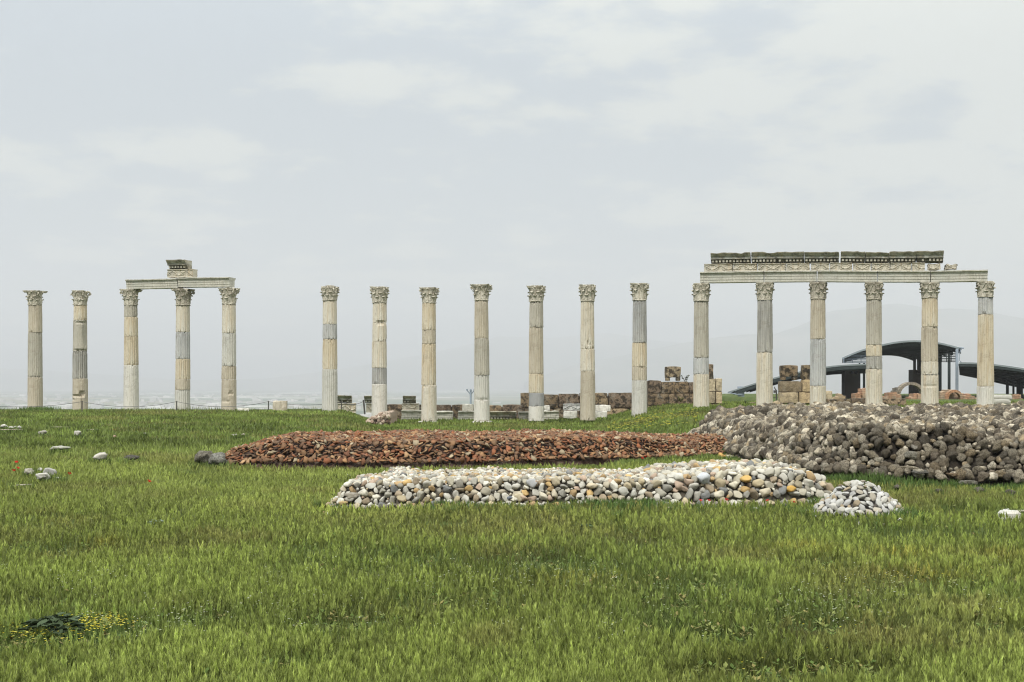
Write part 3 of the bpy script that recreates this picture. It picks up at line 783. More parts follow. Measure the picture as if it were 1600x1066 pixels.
def arch_block(name, px0, px1, Y, ytop, ybot, seed, col, lab, hole=False, feet=True, grp="hollowed blocks set on top of the walls"):
    k = Y / F; W_ = (px1 - px0) * k; H_ = (ybot - ytop) * k; m = MB()
    V, Fs = wobble_box(-W_ / 2, W_ / 2, -.28, .28, H_ * .24 if feet else 0, H_, seed, .05, 8); m.add(V, Fs, col)
    if feet:
        for s in (-1, 1):
            xa, xb = sorted((s * W_ / 2 * .96, s * W_ / 2 * .38)); V, Fs = wobble_box(xa, xb, -.25, .25, 0, H_ * .27, seed + 3, .02, 8); m.add(V, Fs, col)
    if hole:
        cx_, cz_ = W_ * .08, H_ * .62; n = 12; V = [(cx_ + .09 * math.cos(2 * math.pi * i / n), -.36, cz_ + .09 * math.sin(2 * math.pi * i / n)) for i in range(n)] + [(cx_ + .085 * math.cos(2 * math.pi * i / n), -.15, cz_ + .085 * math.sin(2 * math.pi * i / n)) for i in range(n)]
        m.add(V, [(i, (i + 1) % n, n + (i + 1) % n, n + i) for i in range(n)][::-1] + [tuple(range(n))], (.02, .02, .015))  # near-black plug on the face, painted as the shade inside a hole
    o = put(name, m.mesh(name, TRAV), None, (PX((px0 + px1) / 2, Y), Y, PZ(ybot, Y))); tag(o, lab, 'stone block', grp)
arch_block("hollow_block", 1039, 1063, 74.5, 573, 595.5, 11, (.34, .27, .18), 'notched block on two feet, alone on top of the tall brown wall')
arch_block("hollow_block", 1102, 1114, 74, 569.5, 592.5, 12, (.24, .18, .12), 'dark narrow block showing behind the long beam\'s first column', feet=False)
arch_block("hollow_block", 1218.5, 1245.5, 73, 571, 594, 13, (.26, .19, .12), 'wide notched dark block on the left of the yellow wall top')
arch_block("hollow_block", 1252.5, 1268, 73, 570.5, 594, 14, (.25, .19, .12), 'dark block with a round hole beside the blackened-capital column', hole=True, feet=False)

# fallen pieces lying between the mid columns and the wall
GFL = "fallen entablature pieces lined up behind the columns"
def fallen(kind, px0, px1, Y, ytop, ybot, seed, lab, matc='beam'):
    k = Y / F; W_ = (px1 - px0) * k; H_ = (ybot - ytop) * k; z = PZ(ybot, Y)
    if kind == 'beam': V, Fs = extrude(beam_prof(H_, .24), W_, seed, .03, breakup=.08, brk_z=H_ * .5)
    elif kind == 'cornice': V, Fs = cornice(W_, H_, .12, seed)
    elif kind == 'frieze': V, Fs = frieze(W_, H_ - .02, .22, seed)
    else: V, Fs = wobble_box(-W_ / 2, W_ / 2, -.25, .25, 0, H_, seed, .05, 8)
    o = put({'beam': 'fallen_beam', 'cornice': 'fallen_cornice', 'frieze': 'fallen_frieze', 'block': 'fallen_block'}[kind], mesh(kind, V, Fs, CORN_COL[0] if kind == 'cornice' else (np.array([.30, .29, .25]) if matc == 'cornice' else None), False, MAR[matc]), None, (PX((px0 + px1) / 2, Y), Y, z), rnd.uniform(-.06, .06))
    tag(o, lab, 'fallen stone', GFL)
fallen('frieze', 524, 556, 73, 630, 645, 1, 'grey frieze piece on the bank, right of the column with the whitish lower half', 'frieze')
fallen('cornice', 527, 549.5, 73, 617.5, 629.6, 2, 'toothed cornice piece stacked on the grey frieze piece upon the bank', 'cornice')
fallen('frieze', 573, 598, 73, 630, 645, 3, 'frieze piece half hidden behind the column at the bank edge', 'frieze')
fallen('cornice', 570.5, 590, 73, 618.5, 629.6, 4, 'cornice piece jutting out left of the column at the bank edge', 'cornice')
fallen('beam', 627.5, 660, 71.5, 641, 655.5, 5, 'fluted beam piece under the small toothed stack, left of the plinth column', 'beam')
fallen('frieze', 629, 654.5, 71.7, 630.2, 640.8, 6, 'pale rounded frieze piece in the middle of the small toothed stack', 'frieze')
fallen('cornice', 630, 650, 71.7, 618.5, 630, 7, 'worn cornice piece crowning the small stack left of the yellowish plinth column', 'cornice')
fallen('beam', 680, 707.5, 71.5, 642.5, 655.5, 8, 'white moulded beam piece right of the yellowish plinth column', 'beam')
fallen('beam', 716.5, 745, 71.5, 642.5, 655.5, 9, 'white moulded beam piece carrying a small block, left of the cracked-foot column', 'beam')
fallen('block', 722.5, 740, 71.7, 631.5, 642.3, 10, 'small pale block on the white beam left of the cracked-foot column', 'beam')
fallen('cornice', 766, 806.5, 71.5, 643, 656, 11, 'long eroded dark and white carved piece right of the cracked-foot column', 'cornice')
fallen('beam', 810, 832, 71.5, 643.5, 656, 12, 'short grey moulded piece left of the cement-patched column', 'cornice')
fallen('beam', 846, 872.5, 71.5, 642, 655.5, 13, 'white-topped piece with curved broken end, right of the cement-patched column', 'beam')
fallen('block', 850, 859, 73, 633.5, 642, 14, 'small white chip on the piece right of the cement-patched column', 'white')
fallen('block', 880, 901, 71.5, 642, 654, 15, 'square white block left of the column with small dark holes', 'white')
fallen('frieze', 880, 906, 73, 631, 641.5, 16, 'slim bluish scrollwork slab above the square white block', 'blue')
fallen('block', 930, 954, 71.8, 633, 643, 17, 'pale slab standing right of the column with small dark holes', 'white')
fallen('block', 928, 948, 71.4, 643.2, 655, 18, 'grey-white block sunk in grass below the pale slab', 'gwhite')
fallen('block', 427, 449, 68.5, 626.5, 645, 19, 'slanting tan stone stump alone on the left crest between two column groups', 'tan')
fallen('block', 372, 390, 69, 638, 645, 20, 'flat pale stone just showing in the grass right of the short-beam columns', 'white')

# bank edge of rubble below the column at px 592
def ico(sub):
    import bmesh
    bm = bmesh.new(); bmesh.ops.create_icosphere(bm, subdivisions=sub, radius=1)
    V = np.array([v.co[:] for v in bm.verts]); Fc = np.array([[v.index for v in f.verts] for f in bm.faces]); bm.free(); return V, Fc
I1, I2, I3 = ico(1), ico(2), ico(3)
def rock(seed, kind, sub=2):
    V, Fc = {1: I1, 2: I2, 3: I3}[sub]; V = V.copy(); r_ = np.random.RandomState(seed)
    if kind == 'river':
        ax = np.array([1, r_.uniform(.7, .95), r_.uniform(.5, .8)]); V = V * (1 + .32 * vn(V * 1.3 + seed * 3.7, seed)[:, None] + .07 * vn(V * 4 + seed, seed + 1)[:, None])
        for _ in range(6):
            n = r_.normal(size=3); n /= np.linalg.norm(n); d = V @ n; V = V - np.outer(np.clip(d - r_.uniform(.48, .82), 0, 9) * .96, n)
        V = V * ax
    elif kind == 'chip':
        ax = np.array([1, r_.uniform(.6, .9), r_.uniform(.28, .45)])
        for _ in range(9):
            n = r_.normal(size=3); n /= np.linalg.norm(n); d = V @ n; V = V - np.outer(np.clip(d - r_.uniform(.6, .85), 0, 9), n)
        V = V * ax + .03 * vn(V * 4, seed)[:, None] * V
    else:
        ax = np.array([1, r_.uniform(.7, 1), r_.uniform(.55, .85)])
        for _ in range(6):
            n = r_.normal(size=3); n /= np.linalg.norm(n); d = V @ n; V = V - np.outer(np.clip(d - r_.uniform(.6, .9), 0, 9) * .9, n)
        V = V * (1 + .42 * fbm(V * 1.9 + seed, 3, seed)[:, None] + .17 * vn(V * 4.2 + seed, seed + 2)[:, None]) * ax * 1.08
    return V, Fc
def shard(seed):
    r_ = np.random.RandomState(seed); n = r_.randint(4, 7); an = np.sort(np.arange(n) * 2 * np.pi / n + r_.uniform(-.45, .45, n)); rr_ = r_.uniform(.75, 1.1, n)
    P = np.stack([np.cos(an) * rr_, np.sin(an) * rr_ * r_.uniform(.55, .9)], 1); th = r_.uniform(.10, .17); cu = r_.uniform(-.2, .2)
    T = np.column_stack([P, th + cu * P[:, 0] ** 2]); B = np.column_stack([P * .97, -th + cu * P[:, 0] ** 2])
    V = np.vstack([T, B, [[0, 0, th]], [[0, 0, -th]]]); Fs = []
    for i in range(n):
        j = (i + 1) % n; Fs += [[i, j, 2 * n], [j + n, i + n, 2 * n + 1], [i, i + n, j + n], [i, j + n, j]]
    return V, np.array(Fs)

def eul(a, b, c):
    ca, sa, cb_, sb, cc, sc_ = np.cos(a), np.sin(a), np.cos(b), np.sin(b), np.cos(c), np.sin(c)
    return np.array([[cc * cb_, cc * sb * sa - sc_ * ca, cc * sb * ca + sc_ * sa], [sc_ * cb_, sc_ * sb * sa + cc * ca, sc_ * sb * ca - cc * sa], [-sb, cb_ * sa, cb_ * ca]])

def inside_d(poly, X, Y):
    if poly is globals().get('BPOLY'): return np.maximum(inside_d(BPARTS[0], X, Y), inside_d(BPARTS[1], X, Y))
    d = np.full(X.shape, 1e9)
    for (a, b) in zip(poly, poly[1:] + poly[:1]):
        ex, ey = b[0] - a[0], b[1] - a[1]; l = math.hypot(ex, ey); d = np.minimum(d, ((X - a[0]) * ey * -1 + (Y - a[1]) * ex) / l)
    return d
def pile(name_one, name_mass, poly, hfun, rad, kinds, nvar, seed, pal, matO, matM, lab, cat, grp, flat=.5, tries=30000, nind=300, corecol=(.1, .08, .06), rscale=lambda X, Y: 1.0, wob=.5, overlap=.72, sub=2, specials=(), palk=1.0):
    """stones heaped over a footprint: big ones first, smaller ones in the gaps"""
    r_ = np.random.RandomState(seed)
    xs_ = [p[0] for p in poly]; ys_ = [p[1] for p in poly]
    def height(X, Y):
        X = np.asarray(X, float); Y = np.asarray(Y, float); d = inside_d(poly, X, Y) + .10 * n2d(X, Y, 1.3, 2, seed)
        return hfun(X, Y, d)
    def surf(X, Y): return gtop(X, Y) - .13 + height(X, Y)
    # proposals
    n = tries; X = r_.uniform(min(xs_) - .1, max(xs_) + .1, n); Y = r_.uniform(min(ys_) - .1, max(ys_) + .1, n)
    ok = inside_d(poly, X, Y) > -.12; X, Y = X[ok], Y[ok]
    e = .06; gx = (surf(X + e, Y) - surf(X - e, Y)) / (2 * e); gy = (surf(X, Y + e) - surf(X, Y - e)) / (2 * e)
    sl = np.sqrt(1 + gx ** 2 + gy ** 2); wgt = sl / sl.max()
    # repeat steep places so that walls fill up too
    rep = np.clip(sl, 1, 8).astype(int); idx = np.repeat(np.arange(len(X)), rep); r_.shuffle(idx)
    X, Y = X[idx] + r_.uniform(-.03, .03, len(idx)), Y[idx] + r_.uniform(-.03, .03, len(idx))
    gx, gy = gx[idx], gy[idx]
    Z = surf(X, Y)
    rr_ = rad[0] + (rad[1] - rad[0]) * r_.uniform(0, 1, len(X)) ** rad[2]
    rr_ = rr_ * np.array([rscale(a, b) for a, b in zip(X, Y)])
    order = np.argsort(-rr_); acc = []; grid = {}; cs = rad[1] * 2.2
    for (sx, sy, sz_, sr, *_r) in specials:
        acc.append((sx, sy, sz_, sr, 0, 0)); grid.setdefault((int(sx // cs), int(sy // cs), int(sz_ // cs)), []).append((sx, sy, sz_, sr))
    ns = len(acc)
    for i in order:
        x, y, z, q = X[i], Y[i], Z[i], rr_[i]; key = (int(x // cs), int(y // cs), int(z // cs)); good = True
        for a in (-1, 0, 1):
            for b in (-1, 0, 1):
                for c in (-1, 0, 1):
                    for (u, v, w_, s) in grid.get((key[0] + a, key[1] + b, key[2] + c), ()):
                        if (u - x) ** 2 + (v - y) ** 2 + ((w_ - z) * 1.25) ** 2 < ((s + q) * overlap) ** 2: good = False; break
                    if not good: break
                if not good: break
            if not good: break
        if good: grid.setdefault(key, []).append((x, y, z, q)); acc.append((x, y, z, q, gx[i], gy[i]))
    acc = acc[ns:]
    vars_ = [(shard(seed + j) if kinds == 'shard' else rock(seed * 10 + j, kinds, sub)) for j in range(nvar)]
    show = np.array([a[3] / math.hypot(a[0], a[1]) * (1.0 + .6 * min(max(a[5], 0), 2)) * (1 if abs(a[0]) < a[1] * .37 else .02) for a in acc])
    top = set(np.argsort(-show)[:nind].tolist())
    meshes = [mesh(name_one, v, f, None, False, matO) for v, f in ([(shard(seed + j)) for j in range(nvar)] if kinds == 'shard' else [rock(seed * 10 + j, kinds, 3) for j in range(nvar)])]
    VV = []; FF = []; CC = []; off = 0
    pal = np.array(pal) * palk
    for i, (x, y, z, q, g1, g2) in enumerate(acc):
        vi = r_.randint(nvar); rz_ = r_.uniform(0, 2 * math.pi)
        nrm = Vector((-g1 * flat, -g2 * flat, 1)).normalized(); qn = nrm.to_track_quat('Z', 'Y').to_matrix()
        Rm = np.array(qn) @ eul(r_.normal() * wob, r_.normal() * wob, rz_)
        col = pal[r_.randint(len(pal))] * r_.uniform(.75, 1.2)
        z2 = z + q * .10
        if i in top:
            o = bpy.data.objects.new(name_one, meshes[vi]); C.objects.link(o); o.location = (x, y, z2)
            o.rotation_euler = Matrix(Rm.tolist()).to_euler(); o.scale = (q, q, q); o.color = (*np.clip(col, 0, .9), 1)
            tag(o, lab, cat, grp)
        else:
            v, f = vars_[vi]; VV.append(v @ Rm.T * q + [x, y, z2]); FF.append(f + off); off += len(v); CC.append(np.tile(col, (len(v), 1)))
    # packed core under the visible stones, coloured dark so gaps look shaded
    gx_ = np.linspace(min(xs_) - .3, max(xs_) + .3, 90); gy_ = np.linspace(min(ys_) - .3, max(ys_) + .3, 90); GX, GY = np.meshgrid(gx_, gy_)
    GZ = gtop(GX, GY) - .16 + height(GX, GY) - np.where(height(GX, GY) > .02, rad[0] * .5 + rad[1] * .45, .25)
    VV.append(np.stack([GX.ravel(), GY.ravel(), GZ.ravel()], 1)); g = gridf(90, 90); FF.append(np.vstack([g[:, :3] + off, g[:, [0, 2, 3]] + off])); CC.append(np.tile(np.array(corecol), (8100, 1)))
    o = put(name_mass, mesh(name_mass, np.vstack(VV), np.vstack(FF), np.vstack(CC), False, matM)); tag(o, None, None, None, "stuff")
    o["label"] = "smaller packed stones of the " + grp.split(" in ")[-1]
    print(name_one, len(acc)); return surf

MS = []
def groundY(px, yb):
    Y = 1.7 * F / max(yb - HZ, 5)
    for _ in range(12): Y = .5 * Y + .5 * (EYE - float(gtop(PX(px, Y), Y))) * F / max(yb - HZ, 5)
    return min(Y, 66)
def one_stone(name, px, py, Y, r_px, kind, seed, col, lab, grp=None, m=PEBO, sc=(1, 1, .8), cat='stone', dz=0, surf=None):
    if name == "meadow_stone":
        Y = groundY(px, py + r_px * sc[2] * .8); MS.append((PX(px, Y), Y, r_px * Y / F)); col = tuple(c * .88 for c in col)
    if surf is not None:
        YY_ = np.arange(17.0, 40.0, .02); XX_ = PX(px, YY_); gap = PZ(py, YY_) - surf(XX_, YY_); hit = np.where(gap < .0)[0]
        if len(hit): Y = float(YY_[hit[0]]) - r_px * Y / F * .35
        else: dz = float(surf(np.array([PX(px, Y)]), np.array([Y]))[0]) + r_px * sc[2] * Y / F * .45 - PZ(py, Y)
    V, Fc = rock(seed, kind, 3); k = Y / F
    o = put(name, mesh(name, V * np.array(sc), Fc, None, kind == 'river', m), None, (PX(px, Y), Y, PZ(py, Y) + dz - (.22 * r_px * sc[2] * k if name == 'meadow_stone' else 0)), rnd.uniform(0, 3))
    s = r_px * k; o.scale = (s, s, s); o.color = (*[c * .85 for c in col], 1); tag(o, lab, cat, grp); return o

# --- long pale river-stone heap
WPOLY = [(-2.48, 19.7), (-1.0, 19.5), (2.6, 19.75), (4.7, 20.4), (4.7, 21.4), (4.2, 22.7), (-1.9, 22.7), (-2.5, 21.0)]
def wh(X, Y, d):
    H = .40 + .12 * sm(1.6, 3.0, X) - .24 * sm(4.0, 4.8, X) + .05 * n2d(X, Y, .8, 2, 4) + .05 * n2d(X, Y, 3.0, 2, 14) - .02 * (1 - sm(-2.5, -1.6, X))
    return np.where(d > 0, H * np.clip(.42 + .58 * sm(0, .20, d), 0, 1), 0) + np.where((d <= 0) & (d > -.1), .1, 0)
WP = [(.60, .56, .46), (.66, .64, .58), (.55, .51, .42), (.46, .40, .29), (.58, .56, .51), (.36, .35, .32), (.22, .225, .23), (.46, .32, .17), (.70, .69, .64), (.58, .52, .41), (.36, .29, .21), (.47, .45, .39), (.66, .63, .55), (.62, .60, .55), (.68, .66, .60), (.52, .50, .46), (.30, .28, .24), (.50, .38, .30), (.58, .40, .18), (.52, .44, .30)]
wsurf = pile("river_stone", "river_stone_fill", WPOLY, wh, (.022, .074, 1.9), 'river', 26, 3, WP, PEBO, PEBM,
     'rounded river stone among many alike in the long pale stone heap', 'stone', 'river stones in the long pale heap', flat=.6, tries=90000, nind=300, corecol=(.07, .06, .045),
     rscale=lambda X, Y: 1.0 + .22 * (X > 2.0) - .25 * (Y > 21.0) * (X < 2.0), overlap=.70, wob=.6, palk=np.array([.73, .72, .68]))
GSP = "odd large stones on the pale heap"
for (px, py, Y, r, col, lab, kd, sc) in [
    (542, 748, 19.95, 12, (.74, .72, .66), 'large white pointed stone on top of the pale heap\'s left end', 'river', (1, 1, 1)),
    (531, 773, 19.70, 12, (.50, .46, .34), 'big flat-bottomed yellowish boulder low at the pale heap\'s left corner', 'river', (1, .9, .75)),
    (552, 775, 19.65, 10, (.30, .27, .22), 'dark angular brown stone near the pale heap\'s left corner', 'rub', (1, 1, .9)),
    (536, 787, 19.55, 15, (.42, .30, .14), 'flat ochre slab half sunk in grass under the left corner of the pale heap', 'chip', (1, 1, .8)),
    (570, 771, 19.65, 9, (.55, .52, .42), 'olive rounded stone third from the left corner of the pale heap', 'river', (1, 1, .9)),
    (1099, 748, 20.35, 17, (.56, .58, .60), 'largest bluish-white boulder in the middle right of the pale heap', 'river', (1, .8, .9)),
    (1128, 720, 21.45, 10, (.52, .32, .10), 'ochre pointed stone standing upright on the pale heap', 'rub', (.8, .8, 1.4)),
    (1165, 748, 20.35, 15, (.55, .36, .12), 'bright ochre wedge lying on the front of the pale heap', 'chip', (1, .9, 1)),
    (856, 728, 22.25, 9, (.60, .36, .08), 'small orange boulder on the back rim of the pale heap', 'river', (1, 1, 1)),
    (713, 728, 22.25, 9, (.55, .32, .12), 'orange-brown boulder on the back rim of the pale heap, left half', 'river', (1, 1, 1)),
    (972, 734, 21.85, 8, (.58, .55, .48), 'round cream cobble perched on the pale heap\'s back rim', 'river', (1, 1, 1)),
    (832, 755, 20.05, 10, (.40, .40, .40), 'round mid-grey boulder on the pale heap\'s front, near its centre', 'river', (1, 1, 1)),
    (925, 759, 19.95, 10, (.56, .48, .34), 'rounded buff boulder with a dark spot right of the heap\'s centre', 'river', (1, 1, .85)),
    (797, 778, 19.55, 9, (.13, .15, .18), 'dark slate-blue boulder at the foot of the pale heap', 'river', (1, 1, .9)),
    (813, 776, 19.55, 10, (.60, .52, .36), 'cream slanted cobble beside the dark slate-blue boulder', 'river', (1, .8, 1)),
    (1113, 732, 21.35, 12, (.62, .60, .54), 'big white block on the crest of the pale heap\'s right half', 'rub', (1, 1, .8)),
    (1235, 765, 20.35, 9, (.55, .33, .08), 'orange cobble next to the small white chip mound', 'river', (1, 1, .9)),
    (1283, 758, 20.05, 11, (.50, .40, .28), 'brownish boulder at the pale heap\'s right end by the chip mound', 'river', (1, 1, .8)),
    (648, 724, 22.45, 8, (.36, .37, .38), 'grey slanted stone at the back left of the pale heap', 'river', (1.3, .8, .7)),
    (795, 788, 19.90, 6, (.60, .59, .55), 'small white stone lying in grass before the pale heap', 'river', (1, 1, .6)),
    (1021, 803, 18.30, 5, (.62, .61, .58), 'little white stone in the grass far in front of the pale heap', 'river', (1, 1, .5)),
    ]:
    one_stone("boulder", px, py, Y, r, kd, int(px), col, lab, GSP, PEBO, sc, surf=wsurf)

# --- small mound of white chips
cxm, cym = PX(1343, 18.7), 18.75
MP = [(cxm + .56 * math.cos(t), cym + .52 * math.sin(t)) for t in np.linspace(0, 2 * math.pi, 15)[:-1]]
def mh(X, Y, d): return np.where(d > 0, .50 * np.clip(.22 + .78 * np.clip(d / .42, 0, 1) ** .75, 0, 1), 0)
CH = [(.66, .65, .60), (.60, .58, .52), (.54, .52, .45), (.70, .69, .66), (.50, .45, .36), (.45, .36, .24), (.58, .57, .54)]
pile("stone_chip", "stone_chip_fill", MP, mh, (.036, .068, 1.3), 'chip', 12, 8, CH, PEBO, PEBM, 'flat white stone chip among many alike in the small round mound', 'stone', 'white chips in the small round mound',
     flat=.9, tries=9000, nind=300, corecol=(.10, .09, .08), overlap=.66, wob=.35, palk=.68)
one_stone("boulder", 1406, 812, 17.6, 5, 'river', 5, (.62, .60, .56), 'small whitish stone in grass right of the chip mound', GSP)

# --- reddish-brown heap of tile shards
BPOLY = [(-6.5, 31.2), (-6.25, 29.6), (-2.6, 28.6), (0.2, 28.8), (2.04, 30.0), (4.25, 32.6), (5.7, 35.0), (5.6, 37.6), (2, 34.8), (-4.3, 33.6), (-5.6, 33.2), (-6.35, 32.4)]
BPARTS = [[(-6.5, 31.2), (-6.25, 29.6), (-2.6, 28.6), (0.2, 28.8), (2.04, 30.0), (3.0, 31.1), (2.6, 34.9), (-4.3, 33.6), (-5.6, 33.2), (-6.35, 32.4)],
          [(0.2, 28.8), (2.04, 30.0), (4.25, 32.6), (5.7, 35.0), (5.6, 37.6), (0.2, 33.4)]]
def bh(X, Y, d):
    H = (.62 - .20 * sm(1.5, 5.0, X)) * (.50 + .50 * sm(-6.4, -4.6, X)) + .04 * n2d(X, Y, .9, 2, 3) + .04 * n2d(X, Y, 3.0, 2, 13)
    return np.where(d > 0, H * np.clip(.38 + .62 * sm(0, .50, d), 0, 1), 0)
TP = [(.24, .11, .06), (.19, .085, .05), (.29, .15, .085), (.16, .09, .06), (.36, .22, .13), (.26, .17, .11), (.13, .085, .06), (.30, .12, .06), (.20, .13, .085), (.48, .34, .22), (.26, .11, .06), (.22, .13, .08), (.34, .20, .11), (.46, .42, .34)]
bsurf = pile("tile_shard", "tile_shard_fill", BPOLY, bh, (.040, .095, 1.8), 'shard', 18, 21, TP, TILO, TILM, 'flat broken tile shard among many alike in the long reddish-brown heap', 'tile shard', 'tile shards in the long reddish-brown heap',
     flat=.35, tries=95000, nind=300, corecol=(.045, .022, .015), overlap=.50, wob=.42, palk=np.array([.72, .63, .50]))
for (px, py, Y, r, col, lab, sc, kd) in [
    (412, 679, 33.0, 10, (.33, .34, .34), 'bluish-grey oblong stone behind the left of the tile heap', (1.2, .8, .6), 'river'),
    (461, 677, 33.4, 8, (.42, .24, .09), 'rusty orange stone on the back rim of the tile heap', (1, 1, .8), 'river'),
    (506, 679, 33.2, 6, (.58, .54, .44), 'cream round stone on the back rim of the tile heap', (1, 1, .8), 'river'),
    (427, 690, 31.9, 6, (.50, .38, .28), 'pale pinkish fragment near the top left of the tile heap', (1.2, 1, .7), 'chip')]:
    one_stone("boulder", px, py, Y, r, kd, int(px), col, lab, "loose stones on the tile heap", PEBO, sc, surf=bsurf)

# --- big dark rubble bank
RPOLY = [(5.25, 25.2), (5.9, 24.1), (8.0, 23.6), (14, 23.4), (18, 23.4), (18, 43.5), (5.5, 43.5), (5.2, 34)]
def rh(X, Y, d):
    H = .95 - .03 * sm(30, 42, Y) - .18 * (1 - sm(5.2, 7.5, X)) * sm(28, 38, Y) + .12 * n2d(X, Y, .45, 3, 8) + .17 * n2d(X, Y, 1.8, 2, 18)
    return np.where(d > 0, H * np.clip(.30 + .70 * sm(0, .65, d), 0, 1), 0)
RP = [(.22, .185, .145), (.30, .26, .20), (.38, .34, .275), (.15, .13, .105), (.26, .22, .165), (.44, .395, .32), (.34, .275, .19), (.19, .17, .14), (.62, .57, .48), (.15, .13, .105), (.48, .43, .35), (.13, .115, .095), (.60, .54, .44)]
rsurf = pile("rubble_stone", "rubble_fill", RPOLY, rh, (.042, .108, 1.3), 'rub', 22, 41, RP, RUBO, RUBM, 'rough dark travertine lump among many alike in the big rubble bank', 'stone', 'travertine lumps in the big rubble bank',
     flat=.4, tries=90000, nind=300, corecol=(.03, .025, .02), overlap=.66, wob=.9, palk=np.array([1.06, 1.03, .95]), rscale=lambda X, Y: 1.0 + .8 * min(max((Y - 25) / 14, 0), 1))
for (px, py, Y, r, col, lab, sc) in [
    (1424, 712, 24.2, 12, (.48, .45, .36), 'pale greenish block set in the front face of the rubble bank', (1, .8, .8)),
    (1394, 735, 23.9, 11, (.48, .40, .28), 'buff triangular stone low in the rubble bank\'s front', (1, .8, .9)),
    (1420, 732, 23.9, 12, (.50, .43, .31), 'flat cream stone right of the buff triangular one in the rubble bank', (1.1, .8, .5)),
    (1440, 738, 23.8, 14, (.24, .23, .20), 'long grey slab low in the rubble bank\'s front', (1.3, .8, .45)),
    (1428, 699, 25.2, 11, (.55, .50, .42), 'slanted whitish slab in the upper front of the rubble bank', (1.1, .7, .6)),
    (1487, 742, 23.8, 11, (.46, .33, .20), 'pinkish-brown flat stone low in the rubble bank, right part', (1, .8, .5)),
    (1512, 754, 23.6, 13, (.38, .36, .29), 'long pale slab at the foot of the rubble bank near the right', (1.2, .8, .4)),
    (1590, 662, 30.0, 14, (.44, .38, .30), 'broad pale brown boulder on top of the rubble bank at the right edge', (1.2, 1, .8)),
    ]:
    one_stone("boulder", px, py, Y - .12, r, 'rub', int(px) + 3, col, lab, "paler stones in the rubble bank", RUBO, sc, surf=rsurf)

# --- loose stones in the meadow
GM = "loose stones lying in the meadow"
for (px, py, Y, r, col, lab, sc, kd, mt) in [
    (320, 711, 32.0, 16, (.36, .33, .26), 'dark lichen-crusted boulder, left of the pair beside the tile heap', (1, 1, 1), 'rub', RUBO),
    (341, 715, 31.6, 15, (.46, .45, .39), 'grey lichen-crusted boulder, right of the pair beside the tile heap', (1, 1, .85), 'rub', RUBO),
    (156, 712, 33.5, 12, (.58, .55, .48), 'single whitish rounded rock in the left meadow', (1, .8, .75), 'rub', PEBO),
    (207, 714, 33.0, 15, (.20, .19, .16), 'low dark rock just right of the single whitish one', (1, .6, .42), 'rub', RUBO),
    (46, 736, 27.5, 8, (.48, .45, .38), 'left rounded stone of the pale group near the left edge', (1, 1, .9), 'rub', PEBO),
    (62, 733, 27.6, 5, (.56, .54, .48), 'smallest middle stone of the pale group near the left edge', (1, 1, 1), 'river', PEBO),
    (77, 735, 27.7, 11, (.46, .45, .42), 'grey domed stone at the back of the pale group', (1, 1, .95), 'river', PEBO),
    (68, 742, 27.2, 16, (.58, .56, .50), 'largest white jagged stone in front of the pale group', (1.1, .8, .6), 'rub', PEBO),
    (90, 746, 27.0, 9, (.54, .52, .46), 'low white wedge at the right of the pale group', (1.2, .8, .4), 'chip', PEBO),
    (36, 757, 25.5, 14, (.46, .41, .33), 'long flat buff slab sunk in grass below the pale group', (1.2, .6, .25), 'chip', PEBO),
    (95, 699, 35.5, 12, (.42, .41, .35), 'greyish stone half hidden in grass left of the whitish rock', (1.1, .7, .5), 'rub', PEBO),
    (122, 676, 42.5, 7, (.50, .48, .42), 'pale pointed stone near the crest on the left', (1, .8, 1), 'rub', PEBO),
    (67, 675, 42.5, 7, (.40, .38, .33), 'dim grey stone in taller grass near the left crest', (1, .8, .7), 'rub', PEBO),
    (179, 682, 41, 4.5, (.40, .27, .20), 'small reddish stone near the left crest', (1, 1, .8), 'river', PEBO),
    (225, 677, 42, 4, (.50, .47, .40), 'tiny pale stone in the grass right of the small reddish one', (1, 1, .7), 'river', PEBO),
    (145, 671, 45, 7, (.52, .45, .32), 'thin yellowish slab in the grass near the left crest', (1.6, .6, .2), 'chip', PEBO),
    (93, 667, 46, 11, (.50, .43, .30), 'long thin buff slab in the grass left of the yellowish one', (1.5, .6, .12), 'chip', PEBO),
    (6, 664, 43, 7, (.58, .56, .50), 'largest round white stone of the cluster on the left edge', (1, 1, 1), 'river', PEBO),
    (17, 667, 43, 5, (.55, .53, .46), 'middle white stone of the cluster on the left edge', (1, 1, .8), 'river', PEBO),
    (24, 667, 43.2, 3.5, (.60, .57, .50), 'tiny white stone in the cluster on the left edge', (1, 1, .9), 'river', PEBO),
    (30, 667, 43, 4.5, (.54, .52, .47), 'right-hand white stone of the cluster on the left edge', (1, 1, 1.0), 'rub', PEBO),
    (12, 671, 42.5, 18, (.46, .38, .30), 'flat tan slab beneath the white cluster on the left edge', (1.4, .5, .12), 'chip', PEBO),
    (367, 680, 40, 5, (.40, .38, .33), 'dull grey stone in grass behind the tile heap\'s left tip', (1, .8, .6), 'rub', PEBO),
    (380, 679, 40.5, 4, (.46, .41, .34), 'small buff stone in grass behind the tile heap\'s left tip', (1, .8, .7), 'rub', PEBO),
    (1571, 798, 18.6, 7, (.60, .59, .55), 'white upright stone at the right edge of the meadow', (.8, .8, 1.1), 'rub', PEBO),
    (1596, 798, 18.7, 9, (.55, .50, .40), 'cream rounded stone cut by the right edge of the picture', (1, .8, .7), 'river', PEBO),
    (965, 804, 18.5, 5, (.55, .53, .47), 'flat whitish stone in grass, before the pale heap\'s centre right', (1.2, .8, .4), 'chip', PEBO),
    ]:
    one_stone("meadow_stone", px, py, Y, r, kd, int(px * 3), col, lab, GM, mt, sc)
V, Fs = wobble_box(-.13, .13, -.09, .09, -.1, .075, 77, .012, 30)
